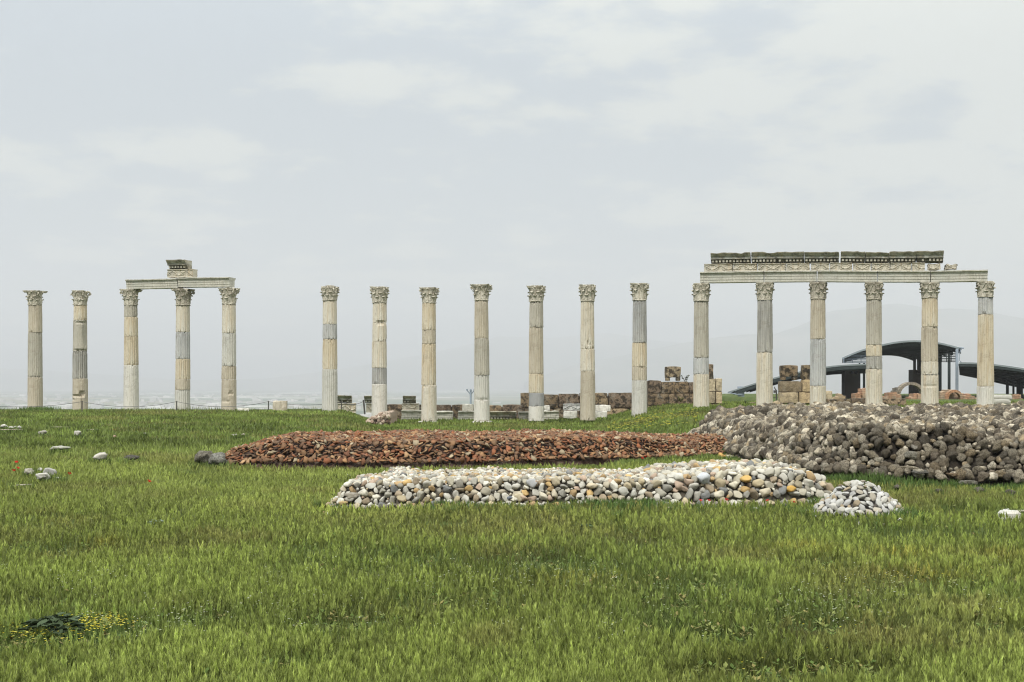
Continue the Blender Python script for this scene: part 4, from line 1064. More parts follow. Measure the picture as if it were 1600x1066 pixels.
o = put("meadow_stone", mesh("meadow_stone", V, Fs, None, False, MAR['gwhite']), None, (PX(1577, 18.2), 18.2, PZ(811, 18.2) + .03), .1); tag(o, 'white squared block lying in grass at the right edge of the meadow', 'stone', GM)

SP = [(498, 786), (640, 792), (705, 795), (878, 793), (1048, 792), (1180, 794), (1262, 797), (1420, 800), (1275, 806)]
for i, (px, py) in enumerate(SP):
    one_stone("meadow_stone", px, py, 19, rnd.uniform(3.5, 6), 'river' if i % 2 else 'chip', 500 + i, [(.50, .48, .42), (.44, .38, .28), (.38, .37, .34)][i % 3], 'small stone spilled into the grass in front of the pale heap', "stones spilled in front of the pale heap", PEBO, (1, .9, .7))
SP2 = [(1290, 757), (1345, 762), (1402, 760), (1466, 766), (1530, 764), (1578, 768)]
for i, (px, py) in enumerate(SP2):
    one_stone("meadow_stone", px, py, 23, rnd.uniform(6, 9), 'rub', 600 + i, [(.34, .30, .24), (.25, .22, .17)][i % 2], 'dark lump rolled into the grass at the foot of the rubble bank', "lumps rolled from the rubble bank", RUBO, (1, .9, .75))
# rubble edge of the cut bank
m = MB(); r_ = np.random.RandomState(5)
for i in range(230):
    t = r_.uniform(0, 1); u = r_.uniform(0, 1); Y = 62.5 + r_.uniform(-.3, .5)
    px = 572 + 37 * t; ytop = 659 - 15 * t ** .7; py = 663 - (663 - ytop) * u
    V, Fc = rock(300 + i % 20, 'rub', 1); s = r_.uniform(.05, .13)
    m.add(V @ eul(*r_.uniform(0, 3, 3)).T * s + [PX(px, Y), Y, PZ(py, Y)], Fc, np.array([(.40, .31, .24), (.30, .22, .17), (.46, .39, .31), (.22, .15, .11)][i % 4]) * r_.uniform(.8, 1.2))
V, Fs = wobble_box(PX(575, 62.8), PX(608, 62.8), 62.7, 67.4, PZ(668, 62.8), PZ(655, 62.8), 3, .04, 3); m.add(V, Fs, (.33, .25, .19))
V, Fs = wobble_box(PX(590, 62.8), PX(608, 62.8), 62.75, 67.4, PZ(660, 62.8), PZ(645, 62.8), 3, .04, 3); m.add(V, Fs, (.33, .25, .19))
o = put("bank_edge_masonry", m.mesh("bank_edge_masonry", PEBM)); tag(o, 'sloping ragged masonry edge where the left grass bank breaks off', 'ruined wall')

# ------------------------------------------------------------------ brick ruins on the terrace at the right
def ruin(px0, px1, Y, ytop, ybot, seed, col, lab, peak=.5, cat='brick ruin'):
    W_ = (px1 - px0) * Y / F; H_ = (ybot - ytop) * Y / F + .5; r_ = random.Random(seed)
    n = max(4, int(W_ / .6)); m = MB(); x = -W_ / 2
    for i in range(n):
        w_ = W_ / n; t = (i + .5) / n; hh = H_ * (1 - .45 * abs(t - peak) / max(peak, 1 - peak)) * r_.uniform(.82, 1.0)
        V, Fs = wobble_box(x, x + w_ * 1.05, -.8 + r_.uniform(-.2, .2), .8, 0, hh, seed + i, .09, 3); m.add(V, Fs, np.array(col) * r_.uniform(.8, 1.2)); x += w_
    o = put("brick_ruin", m.mesh("brick_ruin", BRICK), None, (PX((px0 + px1) / 2, Y), Y, PZ(ybot, Y) - .5)); tag(o, lab, cat, "brick ruins near the shelter")
RB = (.36, .21, .13); RY = (.42, .31, .19)
ruin(1299, 1318, 120, 613, 624, 1, RY, 'small stepped brick ruin right of the yellow wall stub', .7)
ruin(1333, 1354, 118, 603, 624, 2, RB, 'brick ruin left of the column with the slanting dark patch', .8)
ruin(1378, 1405, 116, 608, 623, 3, RB, 'brick ruin at the left foot of the freestanding arch', .6)
ruin(1392, 1403, 117, 605, 615, 4, (.13, .12, .10), 'dark stepped stone block above the brick ruin by the arch', .6)
ruin(1419, 1441, 117, 611, 624, 5, RB, 'brick ruin filling the right foot of the arch', .6)
ruin(1466, 1501, 118, 603, 625, 6, (.34, .24, .16), 'rounded large brick mound under the shelter\'s pale post', .45)
ruin(1500, 1524, 117, 611, 625, 7, RB, 'squared brick ruin right of the pale shelter post', .4)
ruin(1580, 1593, 125, 614, 626, 8, RB, 'small brick ruin under the shelter\'s right roof', .5)
# arch
def arch(name, px, yc, Y, rpx, tpx, depth, col, lab, grp=None, a0=0, a1=math.pi):
    k = Y / F; m = MB(); n = 15; ri, ro = rpx * k, (rpx + tpx) * k
    for i in range(n):
        t0, t1 = a0 + (a1 - a0) * i / n + .012, a0 + (a1 - a0) * (i + 1) / n - .012
        V = [(r_ * math.cos(t), y, r_ * math.sin(t)) for y in (-depth / 2, depth / 2) for r_, t in ((ri, t0), (ro, t0), (ro, t1), (ri, t1))]
        m.add(V, [(0, 1, 2, 3), (7, 6, 5, 4), (0, 4, 5, 1), (1, 5, 6, 2), (2, 6, 7, 3), (3, 7, 4, 0)], np.array(col) * rnd.uniform(.85, 1.15))
    for s in (-1, 1): m.box(*sorted((s * ri, s * ro)), -depth / 2, depth / 2, -.8, -.02, col)
    o = put(name, m.mesh(name, BRICK), None, (PX(px, Y), Y, PZ(yc, Y))); tag(o, lab, 'arch', grp)
arch("stone_arch", 1422, 619, 119, 17.5, 4.5, .9, (.24, .21, .17), 'slender freestanding grey arch between the fourth and fifth long-beam columns')
arch("brick_arch", 1490, 622, 116.6, 9, 4, .6, (.38, .20, .11), 'small brick arch set against the rounded mound by the pale shelter post')
# marble drums lying
for i, (px0, px1, py, Y, lab) in enumerate([(1548, 1580, 621.5, 72, 'upper long marble drum lying right of the last column'), (1551, 1578, 628.5, 71, 'lower marble drum lying beneath the longer one at the right')]):
    Ln = (px1 - px0) * Y / F; V, Fs = drum(.14 if i else .155, .14 if i else .155, Ln, 0.6, 900 + i, .02, nseg=72)
    o = put("lying_drum", mesh("lying_drum", V, Fs, None, False, MAR['gwhite']), None, (PX(px0, Y), Y, PZ(py, Y))); o.rotation_euler = (0, math.radians(90), 0); tag(o, lab, 'column drum', 'marble drums lying at the right')

# ------------------------------------------------------------------ shelter roofs
def loft(A, B, th, matn, name, parent, col=(.5, .5, .5)):
    """roof sheet between polyline A (near) and B (far); thickness th downwards"""
    n = len(A); V = []
    for P in (A, B):
        for p in P: V.append(p)
        for p in P: V.append((p[0], p[1], p[2] - th))
    a, al, b, bl_ = 0, n, 2 * n, 3 * n; Fs = []
    for i in range(n - 1):
        Fs += [(a + i, a + i + 1, b + i + 1, b + i), (al + i + 1, al + i, bl_ + i, bl_ + i + 1), (a + i + 1, a + i, al + i, al + i + 1), (b + i, b + i + 1, bl_ + i + 1, bl_ + i)]
    Fs += [(a, b, bl_, al), (a + n - 1, al + n - 1, bl_ + n - 1, b + n - 1)]
    return put(name, mesh(name, V, Fs, None, False, matn), parent)
def poly3(pts, Y, n=24):
    t = np.linspace(0, 1, len(pts)); tt = np.linspace(0, 1, n); xs_ = np.interp(tt, t, [p[0] for p in pts]); ys_ = np.interp(tt, t, [p[1] for p in pts])
    # smooth
    for _ in range(4):
        ys_[1:-1] = (ys_[:-2] + ys_[1:-1] * 2 + ys_[2:]) / 4; xs_[1:-1] = (xs_[:-2] + xs_[1:-1] * 2 + xs_[2:]) / 4
    return [(PX(a, Y), Y, PZ(b, Y)) for a, b in zip(xs_, ys_)]
base = Vector((PX(1430, 190), 190, PZ(624, 190)))
def shelter(lab, bx, by, bz):
    e = empty("shelter_roof", (bx, by, bz)); tag(e, lab, "shelter", "steel shelter roofs over the excavation"); return e
def rel(e, o):
    o.matrix_parent_inverse = Matrix.Translation(-e.location); return o
def chan(e, name, matn, f):
    m = MB(); f(m); o = put(name, m.mesh(name, matn), e); return rel(e, o)
def post(e, px, py0, py1, Y, wpx, matn=None, name="post"):
    k = Y / F; w_ = wpx * k / 2; x = PX(px, Y)
    def f(m):
        m.box(x - w_, x + w_, Y - w_ * .5, Y - w_ * .3, PZ(py1, Y) - .6, PZ(py0, Y)); m.box(x - w_, x + w_, Y + w_ * .3, Y + w_ * .5, PZ(py1, Y) - .6, PZ(py0, Y)); m.box(x - w_ * .25, x + w_ * .25, Y - w_ * .3, Y + w_ * .3, PZ(py1, Y) - .6, PZ(py0, Y))
    return chan(e, name, matn or DARKM, f)
# central vault
e1 = shelter('tall vaulted dark steel shelter roof with louvred side behind the long colonnade', *base)
nearP = [(1316, 559), (1345, 546), (1378, 538), (1400, 533.5), (1430, 531), (1467, 534), (1503, 544)]
farP = [(1330, 557), (1355, 551), (1378, 549), (1392, 549), (1405, 550.5), (1417, 554), (1430, 559)]
A, B = poly3(nearP, 180), poly3(farP, 232)
rel(e1, loft(A, B, .22, ROOFM, "roof_sheet", e1))
def ribs(m, ts):
    for t in ts:
        P = [(a[0] + (b[0] - a[0]) * t, a[1] + (b[1] - a[1]) * t, a[2] + (b[2] - a[2]) * t - .45) for a, b in zip(A, B)]
        for p, q in zip(P, P[1:]):
            m.add([(p[0], p[1] - .12, p[2] + .22), (p[0], p[1] - .12, p[2] - .25), (q[0], q[1] - .12, q[2] - .25), (q[0], q[1] - .12, q[2] + .22), (p[0], p[1] + .12, p[2] + .22), (p[0], p[1] + .12, p[2] - .25), (q[0], q[1] + .12, q[2] - .25), (q[0], q[1] + .12, q[2] + .22)],
                  [(0, 1, 2, 3), (7, 6, 5, 4), (1, 5, 6, 2), (0, 3, 7, 4)])
for t_ in np.linspace(.02, .98, 8): chan(e1, "rib_frame", DARKM, lambda m: ribs(m, [t_]))
def purl(m, i):
        a, b = Vector(A[i]), Vector(B[i]); m.tube([a - Vector((0, 0, .34)), b - Vector((0, 0, .34))], .09, 4)
for i_ in range(1, 24, 3): chan(e1, "purlin", DARKM, lambda m: purl(m, i_))
def louv(px0, px1, y0a, y0b, y1, Y):
    def f(m):
        x0, x1 = PX(px0, Y), PX(px1, Y); zb = PZ(y1, Y); n = 11; zt = max(PZ(y0a, Y), PZ(y0b, Y))
        for i in range(n):
            z = zb + (zt - zb) * i / n
            # clip the slat to the sloping roof line
            za, zb_ = PZ(y0a, Y), PZ(y0b, Y); xa, xb = x0, x1
            if za < zb_ and z > za: xa = x0 + (x1 - x0) * (z - za) / (zb_ - za)
            if za > zb_ and z > zb_: xb = x1 - (x1 - x0) * (z - zb_) / (za - zb_)
            if xb - xa > .1: m.add([(xa, Y, z), (xb, Y, z), (xb, Y - .12, z + .07), (xa, Y - .12, z + .07), (xa, Y, z + .03), (xb, Y, z + .03), (xb, Y - .12, z + .10), (xa, Y - .12, z + .10)], [(0, 1, 2, 3)[::-1], (4, 5, 6, 7), (3, 2, 6, 7), (0, 4, 5, 1)])
        for t in np.linspace(0, 1, 5):
            x = x0 + (x1 - x0) * t; m.box(x - .04, x + .04, Y + .01, Y + .08, zb, PZ(y0a + (y0b - y0a) * t, Y) - .05)
    return f
chan(e1, "louvre_panel", GREYM, louv(1319, 1372, 558.5, 543, 567.5, 181))
chan(e1, "louvre_panel", DARKM, louv(1464, 1494, 537, 543.5, 566, 183))
post(e1, 1495.2, 545, 626, 180, 4.2, GREYM)
for px, a, b, Y, w_ in ((1429, 557, 588, 200, 4), (1434.5, 556, 588, 204, 3), (1437.5, 556, 612, 198, 4), (1468.5, 540, 608, 196, 5), (1483, 546, 603, 200, 4), (1343, 567, 625, 188, 2.4), (1350, 567, 625, 188, 3.2)):
    post(e1, px, a, b, Y, w_)
def panel(px0, px1, y0, y1, Y, holes):
    def f(m):
        x0, x1 = PX(px0, Y), PX(px1, Y); z0, z1 = PZ(y1, Y) - .8, PZ(y0, Y)
        hx = sorted([(PX(a, Y), PX(b, Y)) for a, b in holes]); zh1, zh0 = PZ(y0 + 1.5, Y), PZ(y0 + 6.5, Y)
        m.box(x0, x1, Y, Y + 2.0, z0, zh0); m.box(x0, x1, Y, Y + 2.0, zh1, z1)
        c = x0
        for a, b in hx: m.box(c, a, Y, Y + 2.0, zh0 + .001, zh1 - .001); c = b
        m.box(c, x1, Y, Y + 2.0, zh0 + .001, zh1 - .001)
    return f
chan(e1, "brick_pier", RUSTM, panel(1320.5, 1343, 578, 621, 186, [(1329, 1333), (1336, 1340)]))
chan(e1, "brick_pier", RUSTM, panel(1426, 1439.5, 578, 613, 194, [(1429.5, 1432.5), (1435, 1437.5)]))
def gut(m):
    Y = 180; m.tube([(PX(1503, Y), Y, PZ(544, Y)), (PX(1500, Y), Y, PZ(550, Y)), (PX(1499, Y), Y, PZ(563, Y)), (PX(1502, Y), Y, PZ(566, Y))], .06, 5)
    m.tube([(PX(1498, Y), Y, PZ(543.2, Y)), (PX(1506, Y), Y, PZ(544.2, Y))], .10, 5)
    m.tube([(PX(1316, Y), Y, PZ(559, Y)), (PX(1318.5, Y), Y, PZ(561, Y)), (PX(1318.5, Y), Y, PZ(567, Y))], .06, 5)
chan(e1, "gutter_pipe", GREYM, gut)
# left low roof
bl0 = Vector((PX(1240, 172), 172, PZ(624, 172)))
e2 = shelter('long low curved shelter roof descending left on one thick grey post', *bl0)
A = poly3([(1137, 612.5), (1182, 597.5), (1230, 584.5), (1291, 572), (1330, 569), (1372, 568)], 172); B = poly3([(1155, 612.5), (1195, 600), (1240, 588), (1291, 580), (1330, 578), (1372, 578)], 196)
rel(e2, loft(A, B, .18, ROOFM, "roof_sheet", e2))
def edge_beam(Pl, d, hgt, off=.0):
    def f(m):
        P = [(p[0], p[1] + off, p[2] - .20) for p in Pl]
        for p, q in zip(P, P[1:]):
            m.add([(x, y + dy, z + dz) for (x, y, z) in (p, q) for dy in (0, d) for dz in (0, -hgt)], [(0, 1, 5, 4), (2, 6, 7, 3), (1, 3, 7, 5), (0, 4, 6, 2)])
    return f
chan(e2, "edge_beam", DARKM, edge_beam(A[1:], .25, .42, .05))
for t in (.3, .6, .95): chan(e2, "rib_frame", DARKM, lambda m: edge_beam([(a[0] + (b[0] - a[0]) * t, a[1] + (b[1] - a[1]) * t, a[2] + (b[2] - a[2]) * t) for a, b in zip(A[2:], B[2:])], .25, .35)(m))
post(e2, 1157.7, 604, 637, 172.6, 10, GREYM)
def strut(m): Y = 172; m.tube([(PX(1138, Y), Y, PZ(613.5, Y)), (PX(1152, Y), Y, PZ(616.5, Y)), (PX(1160, Y), Y, PZ(616.3, Y))], .07, 5)
chan(e2, "tie_rod", GREYM, strut)
# right roof
br0 = Vector((PX(1590, 175), 175, PZ(624, 175)))
e3 = shelter('low curved shelter roof running off the right edge of the picture', *br0)
A = poly3([(1499, 566), (1525, 566.5), (1551, 568.5), (1600, 575), (1650, 586), (1700, 600), (1740, 614)], 172); B = poly3([(1500, 581), (1525, 586), (1551, 592), (1600, 603), (1640, 610), (1690, 617), (1720, 622)], 228)
rel(e3, loft(A, B, .2, ROOFM, "roof_sheet", e3))
chan(e3, "edge_beam", DARKM, edge_beam(A, .25, .30, .05))
for t in (.15, .35, .55, .75, .97): chan(e3, "rib_frame", DARKM, lambda m: edge_beam([(a[0] + (b[0] - a[0]) * t, a[1] + (b[1] - a[1]) * t, a[2] + (b[2] - a[2]) * t) for a, b in zip(A, B)], .25, .35)(m))
for px, a, b, Y, w_ in ((1574, 592, 625, 205, 4), (1583.5, 596, 625, 215, 3), (1591, 585, 625, 196, 5), (1596, 596, 625, 210, 4), (1640, 590, 626, 180, 5)): post(e3, px, a, b, Y, w_)

# ------------------------------------------------------------------ rope fence, lamps, small plants
f0 = empty("rope_fence", (PX(276, 67), 67, PZ(641, 67))); tag(f0, 'thin sagging rope fence on iron posts in front of the left columns', 'rope fence')
posts = [(-60, 627, 642), (128.3, 626.5, 642), (276, 626.5, 642), (419.5, 626.5, 642), (533.5, 627, 642), (570, 625, 641)]
FY = 68.5
for i, (px, a, b) in enumerate(posts):
    def f(m, px=px, a=a, b=b, i=i):
        Y = FY; tl = -2 if i == 5 else 0
        m.tube([(PX(px, Y), Y, PZ(b, Y) - .2), (PX(px + tl, Y), Y, PZ(a, Y))], .026 if i < 5 else .04, 6)
    chan(f0, "fence_post", IRON, f)
for i in range(len(posts) - 1):
    def f(m, i=i):
        (p0, a0, _), (p1, a1, _) = posts[i], posts[i + 1]; pts = []
        sag = 8 if i < 3 else 5
        for j in range(15):
            t = j / 14; px = p0 + (p1 - p0) * t; py = a0 + (a1 - a0) * t + 1.2 + sag * (1 - (2 * t - 1) ** 2); pts.append((PX(px, FY), FY, PZ(py, FY)))
        m.tube(pts, .012, 5)
    chan(f0, "rope", ROPE, f)
# twin-armed lamp beyond the wall
YL_ = 105.0
e4 = empty("street_lamp", (PX(735.5, YL_), YL_, PZ(648, YL_))); tag(e4, 'slim three-headed lamp post beyond the low wall, left of the cracked-foot column', 'lamp post')
chan(e4, "pole", GREYM, lambda m: m.tube([(PX(735.5, YL_), YL_, PZ(655, YL_)), (PX(735.5, YL_), YL_, PZ(609, YL_))], .075, 8))
for s in (-1, 1): chan(e4, "arm", GREYM, lambda m: m.tube([(PX(735.5, YL_), YL_, PZ(617, YL_)), (PX(735.5 + s * 5.5, YL_), YL_, PZ(610, YL_))], .045, 6))
for s in (-1, 0, 1): chan(e4, "lamp_head", GREYM, lambda m, s=s: m.box(PX(735.5 + s * 5.8 - 1.4, YL_), PX(735.5 + s * 5.8 + 1.4, YL_), YL_ - .12, YL_ + .12, PZ(610, YL_) - .02, PZ(608.6, YL_) + .03))
Y_ = 76.0
e5 = empty("spotlight_pole", (PX(1213, Y_), Y_, PZ(638, Y_))); tag(e5, 'short dark spotlight pole left of the yellow block wall', 'spotlight')
chan(e5, "pole", IRON, lambda m: m.tube([(PX(1213.2, Y_), Y_, PZ(642, Y_)), (PX(1213.2, Y_), Y_, PZ(610, Y_))], .035, 6))
chan(e5, "lamp_head", IRON, lambda m: m.box(PX(1209, Y_), PX(1212.6, Y_), Y_ - .12, Y_ + .1, PZ(614, Y_), PZ(610, Y_)))
chan(e5, "bracket", IRON, lambda m: m.tube([(PX(1213.2, Y_), Y_, PZ(610.5, Y_)), (PX(1210.5, Y_), Y_, PZ(607, Y_)), (PX(1210.2, Y_), Y_, PZ(604.5, Y_))], .03, 5))
chan(e5, "junction_box", IRON, lambda m: m.box(PX(1207.5, Y_), PX(1210.5, Y_), Y_ - .1, Y_ + .1, PZ(635, Y_), PZ(629.5, Y_)))

def twig_plant(name, px, ybot, Y, hpx, wpx, n, seed, col, lab, cat='plant', leafs=9, lr=.05):
    r_ = random.Random(seed); m = MB(); k = Y / F
    for i in range(n):
        x0 = (r_.random() - .5) * wpx * k * .5; tx = (r_.random() - .5) * wpx * k; h = hpx * k * r_.uniform(.5, 1); dy = r_.uniform(-.2, .2)
        pts = [(x0, 0, 0), (x0 + tx * .4, dy * .5, h * .5), (x0 + tx, dy, h)]; m.tube(pts, .012, 4, np.array(col) * .8, .006)
        for j in range(leafs):
            t = r_.uniform(.25, 1.05); p = Vector((x0 + tx * t, dy * t, h * t)); a = r_.uniform(0, 6.28); s = lr * r_.uniform(.6, 1.3)
            d = Vector((math.cos(a), math.sin(a), r_.uniform(-.2, .7))).normalized(); b = d.cross(Vector((0, 0, 1))).normalized() * s * .4
            m.add([p, p + d * s * .5 + b, p + d * s, p + d * s * .5 - b], [(0, 1, 2, 3)], np.array(col) * r_.uniform(.7, 1.3))
    o = put(name, m.mesh(name, LEAF), None, (PX(px, Y), Y, PZ(ybot, Y))); tag(o, lab, cat)
twig_plant("wall_plant", 1071, 596.5, 74.6, 11, 11, 6, 1, (.10, .11, .07), 'scraggly dry weed growing on top of the tall brown wall', leafs=7, lr=.11)
twig_plant("shrub", 1165.5, 640, 76, 14, 6, 14, 2, (.03, .045, .02), 'small dark shrub at the foot of the thick grey shelter post', leafs=14, lr=.10)
twig_plant("wall_weed", 1064, 628, 74.1, 8, 8, 8, 4, (.16, .17, .05), 'olive tuft growing from the joints of the tall brown wall', leafs=8, lr=.08)

def leafy(px, py, Y, wpx, hpx, seed, col, lab, n=46):
    """rosette of broad crumpled leaves"""
    r_ = random.Random(seed); k = Y / F; m = MB(); R_ = wpx * k / 2; H_ = hpx * k
    for i in range(n):
        a = r_.uniform(0, 6.28); rad = R_ * math.sqrt(r_.random()); z = H_ * (1 - (rad / R_) ** 2 * .75) * r_.uniform(.45, 1.0); s = r_.uniform(.16, .30) * R_ * 1.2
        c = Vector((math.cos(a) * rad, math.sin(a) * rad * .8, z)); d = Vector((math.cos(a + r_.uniform(-.5, .5)), math.sin(a), r_.uniform(-.35, .5))).normalized(); u = d.cross(Vector((0, 0, 1))).normalized()
        nn = u.cross(d); V = []; N1 = 5
        for p in range(N1):
            t = p / (N1 - 1); wd = s * .55 * math.sin(math.pi * min(.12 + t * .85, 1)) * (1 + .25 * (p % 2))
            for q in (-1, -.5, 0, .5, 1): V.append(c + d * s * (t * 1.5 - .5) + u * wd * q + nn * (.18 * s * abs(q) - .25 * s * t * t + .08 * s * r_.uniform(-1, 1)))
        F_ = [(p * 5 + q, p * 5 + q + 1, (p + 1) * 5 + q + 1, (p + 1) * 5 + q) for p in range(N1 - 1) for q in range(4)]
        m.add(V, F_, np.array(col) * r_.uniform(.6, 1.4))
    o = put("broadleaf_plant", m.mesh("broadleaf_plant", LEAF, True), None, (PX(px, Y), Y, PZ(py, Y) - .05)); tag(o, lab, 'plant', "broad-leaved plants in the meadow")
leafy(85, 978, 1.7 * F / (978 - HZ), 92, 34, 1, (.050, .070, .036), 'big dark broad-leaved plant among yellow flowers at lower left', 60)
leafy(917, 820, 1.7 * F / (820 - HZ), 34, 9, 2, (.05, .075, .035), 'dark low leafy plant in grass right of the picture centre', 36)
leafy(655, 824, 1.7 * F / (824 - HZ), 26, 7, 3, (.05, .075, .035), 'upper of two small dark leafy patches below the pale heap\'s left half', 26)
leafy(668, 838, 1.7 * F / (838 - HZ), 28, 7, 4, (.06, .08, .05), 'lower of two small dark leafy patches below the pale heap\'s left half', 26)
leafy(243, 812, 1.7 * F / (812 - HZ), 30, 7, 5, (.17, .21, .17), 'pale silvery weed in the left meadow', 22)
leafy(50, 930, 1.7 * F / (930 - HZ), 22, 9, 6, (.03, .045, .02), 'small dark leafy clump behind the big broad-leaved plant', 20)
leafy(1584, 928, 1.7 * F / (928 - HZ), 26, 10, 7, (.05, .075, .03), 'dark leafy clump at the right edge of the meadow', 20)

# poppies
def poppy_mesh(seed):
    r_ = random.Random(seed); m = MB(); m.tube([(0, 0, -.22), (.01, 0, -.1), (0, 0, 0)], .0025, 4, (.08, .12, .03))
    for i in range(5):
        a = i * 1.257 + r_.random() * .3; V = []
        for p in range(4):
            t = p / 3
            for q in (-1, 0, 1):
                aa = a + q * .62 * (.3 + .7 * t); rad = .03 * t; V.append((rad * math.cos(aa), rad * math.sin(aa), .008 + .024 * t ** 1.3 + .004 * r_.uniform(-1, 1)))
        m.add(V, [(p * 3 + q, p * 3 + q + 1, (p + 1) * 3 + q + 1, (p + 1) * 3 + q) for p in range(3) for q in range(2)], np.array((.50, .018, .010)) * r_.uniform(.7, 1.1))
    return m.mesh("poppy", PETAL, True)
PM = [poppy_mesh(i) for i in range(3)]
pop = [(592, 777, 'in the gap low at the pale heap\'s left'), (1030, 774, 0), (1040, 777, 0), (1023, 783, 0), (1067, 776, 0), (1093, 772, 0), (1094, 785, 0), (1107, 785, 0), (1120, 780, 0), (1129, 781, 0), (1134, 784, 0), (1165, 778, 0), (1200, 785, 0),
       (1240, 787, 0), (1254, 773, 0), (1009, 716, 1), (1016, 714, 1), (1003, 718, 1), (1135, 706, 1), (1141, 704, 1), (1171, 713, 1), (27, 734, 2), (21, 738, 2), (26, 725, 2), (108, 743, 2), (178, 673, 2), (232, 755, 2), (172, 673, 2)]
glabs = {0: ('red poppy in the grass along the front foot of the pale heap', 'poppies along the front foot of the pale heap'), 1: ('red poppy in the grass between the tile heap and the pale heap', 'poppies between the tile heap and the pale heap'), 2: ('red poppy scattered in the left meadow near pale stones', 'poppies in the left meadow')}
for i, (px, py, g) in enumerate(pop):
    Y = 1.66 * F / (py - HZ); o = put("poppy", PM[i % 3], None, (PX(px, Y), Y, PZ(py, Y) + .01), rnd.uniform(0, 6)); s = rnd.uniform(.6, 1.0) * (1 if Y < 23 else 1.3); o.scale = (s, s, s); o.rotation_euler[0] = .5
    if isinstance(g, str): tag(o, 'red poppy blooming low at the left end of the pale heap', 'flower', 'poppies along the front foot of the pale heap')
    else: tag(o, glabs[g][0], 'flower', glabs[g][1])

# ------------------------------------------------------------------ meadow grass
PATCH = []   # (x, y, rx, ry, kind)
def wpatch(px, py, wpx, hpx): Y = 1.7 * F / (py - HZ); return PX(px, Y), Y, wpx * Y / F, hpx * Y * Y / (1.7 * F)
def gauss(X, Y, P): return np.exp(-(((X - P[0]) / P[2]) ** 2 + ((Y - P[1]) / P[3]) ** 2))
YEL = [wpatch(1440, 893, 110, 12), wpatch(1560, 865, 50, 8), wpatch(1395, 862, 60, 6), wpatch(150, 845, 35, 6), wpatch(1250, 852, 50, 6), wpatch(930, 900, 90, 10), wpatch(560, 785, 70, 8)]
GAP = [wpatch(85, 985, 80, 26), wpatch(160, 975, 70, 18), wpatch(1450, 905, 130, 22), wpatch(520, 968, 60, 16), wpatch(50, 930, 45, 14), wpatch(680, 935, 150, 24), wpatch(950, 905, 150, 22), wpatch(1300, 940, 120, 24), wpatch(560, 965, 80, 16), wpatch(330, 960, 60, 20), wpatch(1030, 960, 100, 20), wpatch(900, 875, 150, 14)]
def barley(X, Y):
    """1 where tall barley grows, 0 in the low weedy patches"""
    b = sm(-.62, -.12, n2d(X * .8, Y, .8, 3, 77) + .35 * n2d(X, Y, 2.3, 2, 5))
    for i, g in enumerate(GAP): b = b * (1 - (1.3 if i < 2 else .75) * gauss(X, Y, g) * (1 + .5 * n2d(X, Y, 1.1, 2, 55)))
    b = np.clip(b, 0, 1)
    return b
def in_piles(X, Y):
    r_ = np.zeros(X.shape, bool)
    for p in (WPOLY, MP, BPOLY, RPOLY): r_ |= inside_d(p, X, Y) > .0
    return r_
def sample(n, v0, v1, seed, pxl=(-260, 1860)):
    r_ = np.random.RandomState(seed); v = r_.uniform(v0, v1, n); Y = 1.7 * F / v; X = (r_.uniform(*pxl, n) - 800) / F * Y
    ok = ~in_piles(X, Y) & (Y < 84); ok &= ~((Y > 70.5) & (X < -5)); return X[ok], Y[ok], r_
def palette(X, Y, r_):
    b = barley(X, Y)[:, None]; y = np.zeros((len(X), 1))
    for g in YEL: y = np.maximum(y, gauss(X, Y, g)[:, None])
    t = sm(-.5, .5, n2d(X, Y, .12, 3, 31))[:, None]; s = sm(-.4, .4, n2d(X, Y, .8, 3, 41))[:, None]
    light = np.array([.282, .326, .084]) * (1 - t) + np.array([.228, .275, .066]) * t
    deep = np.array([.120, .175, .046]) * (1 - s) + np.array([.190, .212, .058]) * s
    c = light * b + deep * (1 - b) * 1.0
    y = y * np.clip(.75 + .8 * n2d(X, Y, 3.0, 2, 71)[:, None], 0, 1); c = c * (1 - .5 * y) + np.array([.36, .28, .055]) * .5 * y
    # cooler green towards the crest, dull olive patches
    far = sm(24, 45, Y)[:, None]; c = c * (1 - far) + (np.array([.158, .205, .048]) * (.70 + .55 * s)) * far
    ol = sm(.15, .5, n2d(X, Y, .3, 3, 61))[:, None] * .5; c = c * (1 - ol) + np.array([.22, .205, .07]) * ol
    c = c * np.clip(1 + .30 * n2d(X, Y * .8, .55, 3, 91) + .22 * n2d(X, Y, 1.9, 2, 93), .6, 1.4)[:, None]
    br = (sm(.25, .6, n2d(X, Y * .7, .9, 3, 97)) * .45)[:, None]; c = c * (1 - br) + np.array([.23, .20, .075]) * br
    return c * r_.uniform(.60, 1.32, (len(X), 1)), b[:, 0]
VV, FF, CC = [], [], []; off = 0
def blades(X, Y, r_, h, wd, lean, cols, zb=None):
    global off
    n = len(X); a = r_.uniform(0, 2 * math.pi, n); d = np.stack([np.cos(a), np.sin(a)], 1)
    # blade plane roughly across the line of sight so that far blades still read
    pa = r_.normal(0, .7, n); p = np.stack([np.cos(pa), np.sin(pa)], 1) * (wd / 2)[:, None]
    z0 = (gtop(X, Y) - .15) if zb is None else zb; B = np.stack([X, Y, z0], 1)
    def at(t, k, wf):
        q = B.copy(); q[:, :2] += d * (lean * h * k)[:, None]; q[:, 2] += h * t; L_ = q.copy(); L_[:, :2] -= p * wf; R2 = q.copy(); R2[:, :2] += p * wf; return L_, R2, q
    l0, r0, _ = at(0, 0, 1); l1, r1, _ = at(.55, .3, .85); _, _, tp = at(.97, 1, 0)
    V = np.stack([l0, r0, l1, r1, tp], 1).reshape(-1, 3); i = np.arange(n)[:, None] * 5 + off
    FF.append(np.concatenate([i + [0, 1, 3], i + [0, 3, 2], i + [2, 3, 4]], 0)); VV.append(V); CC.append(np.repeat(cols, 5, 0)); off += n * 5
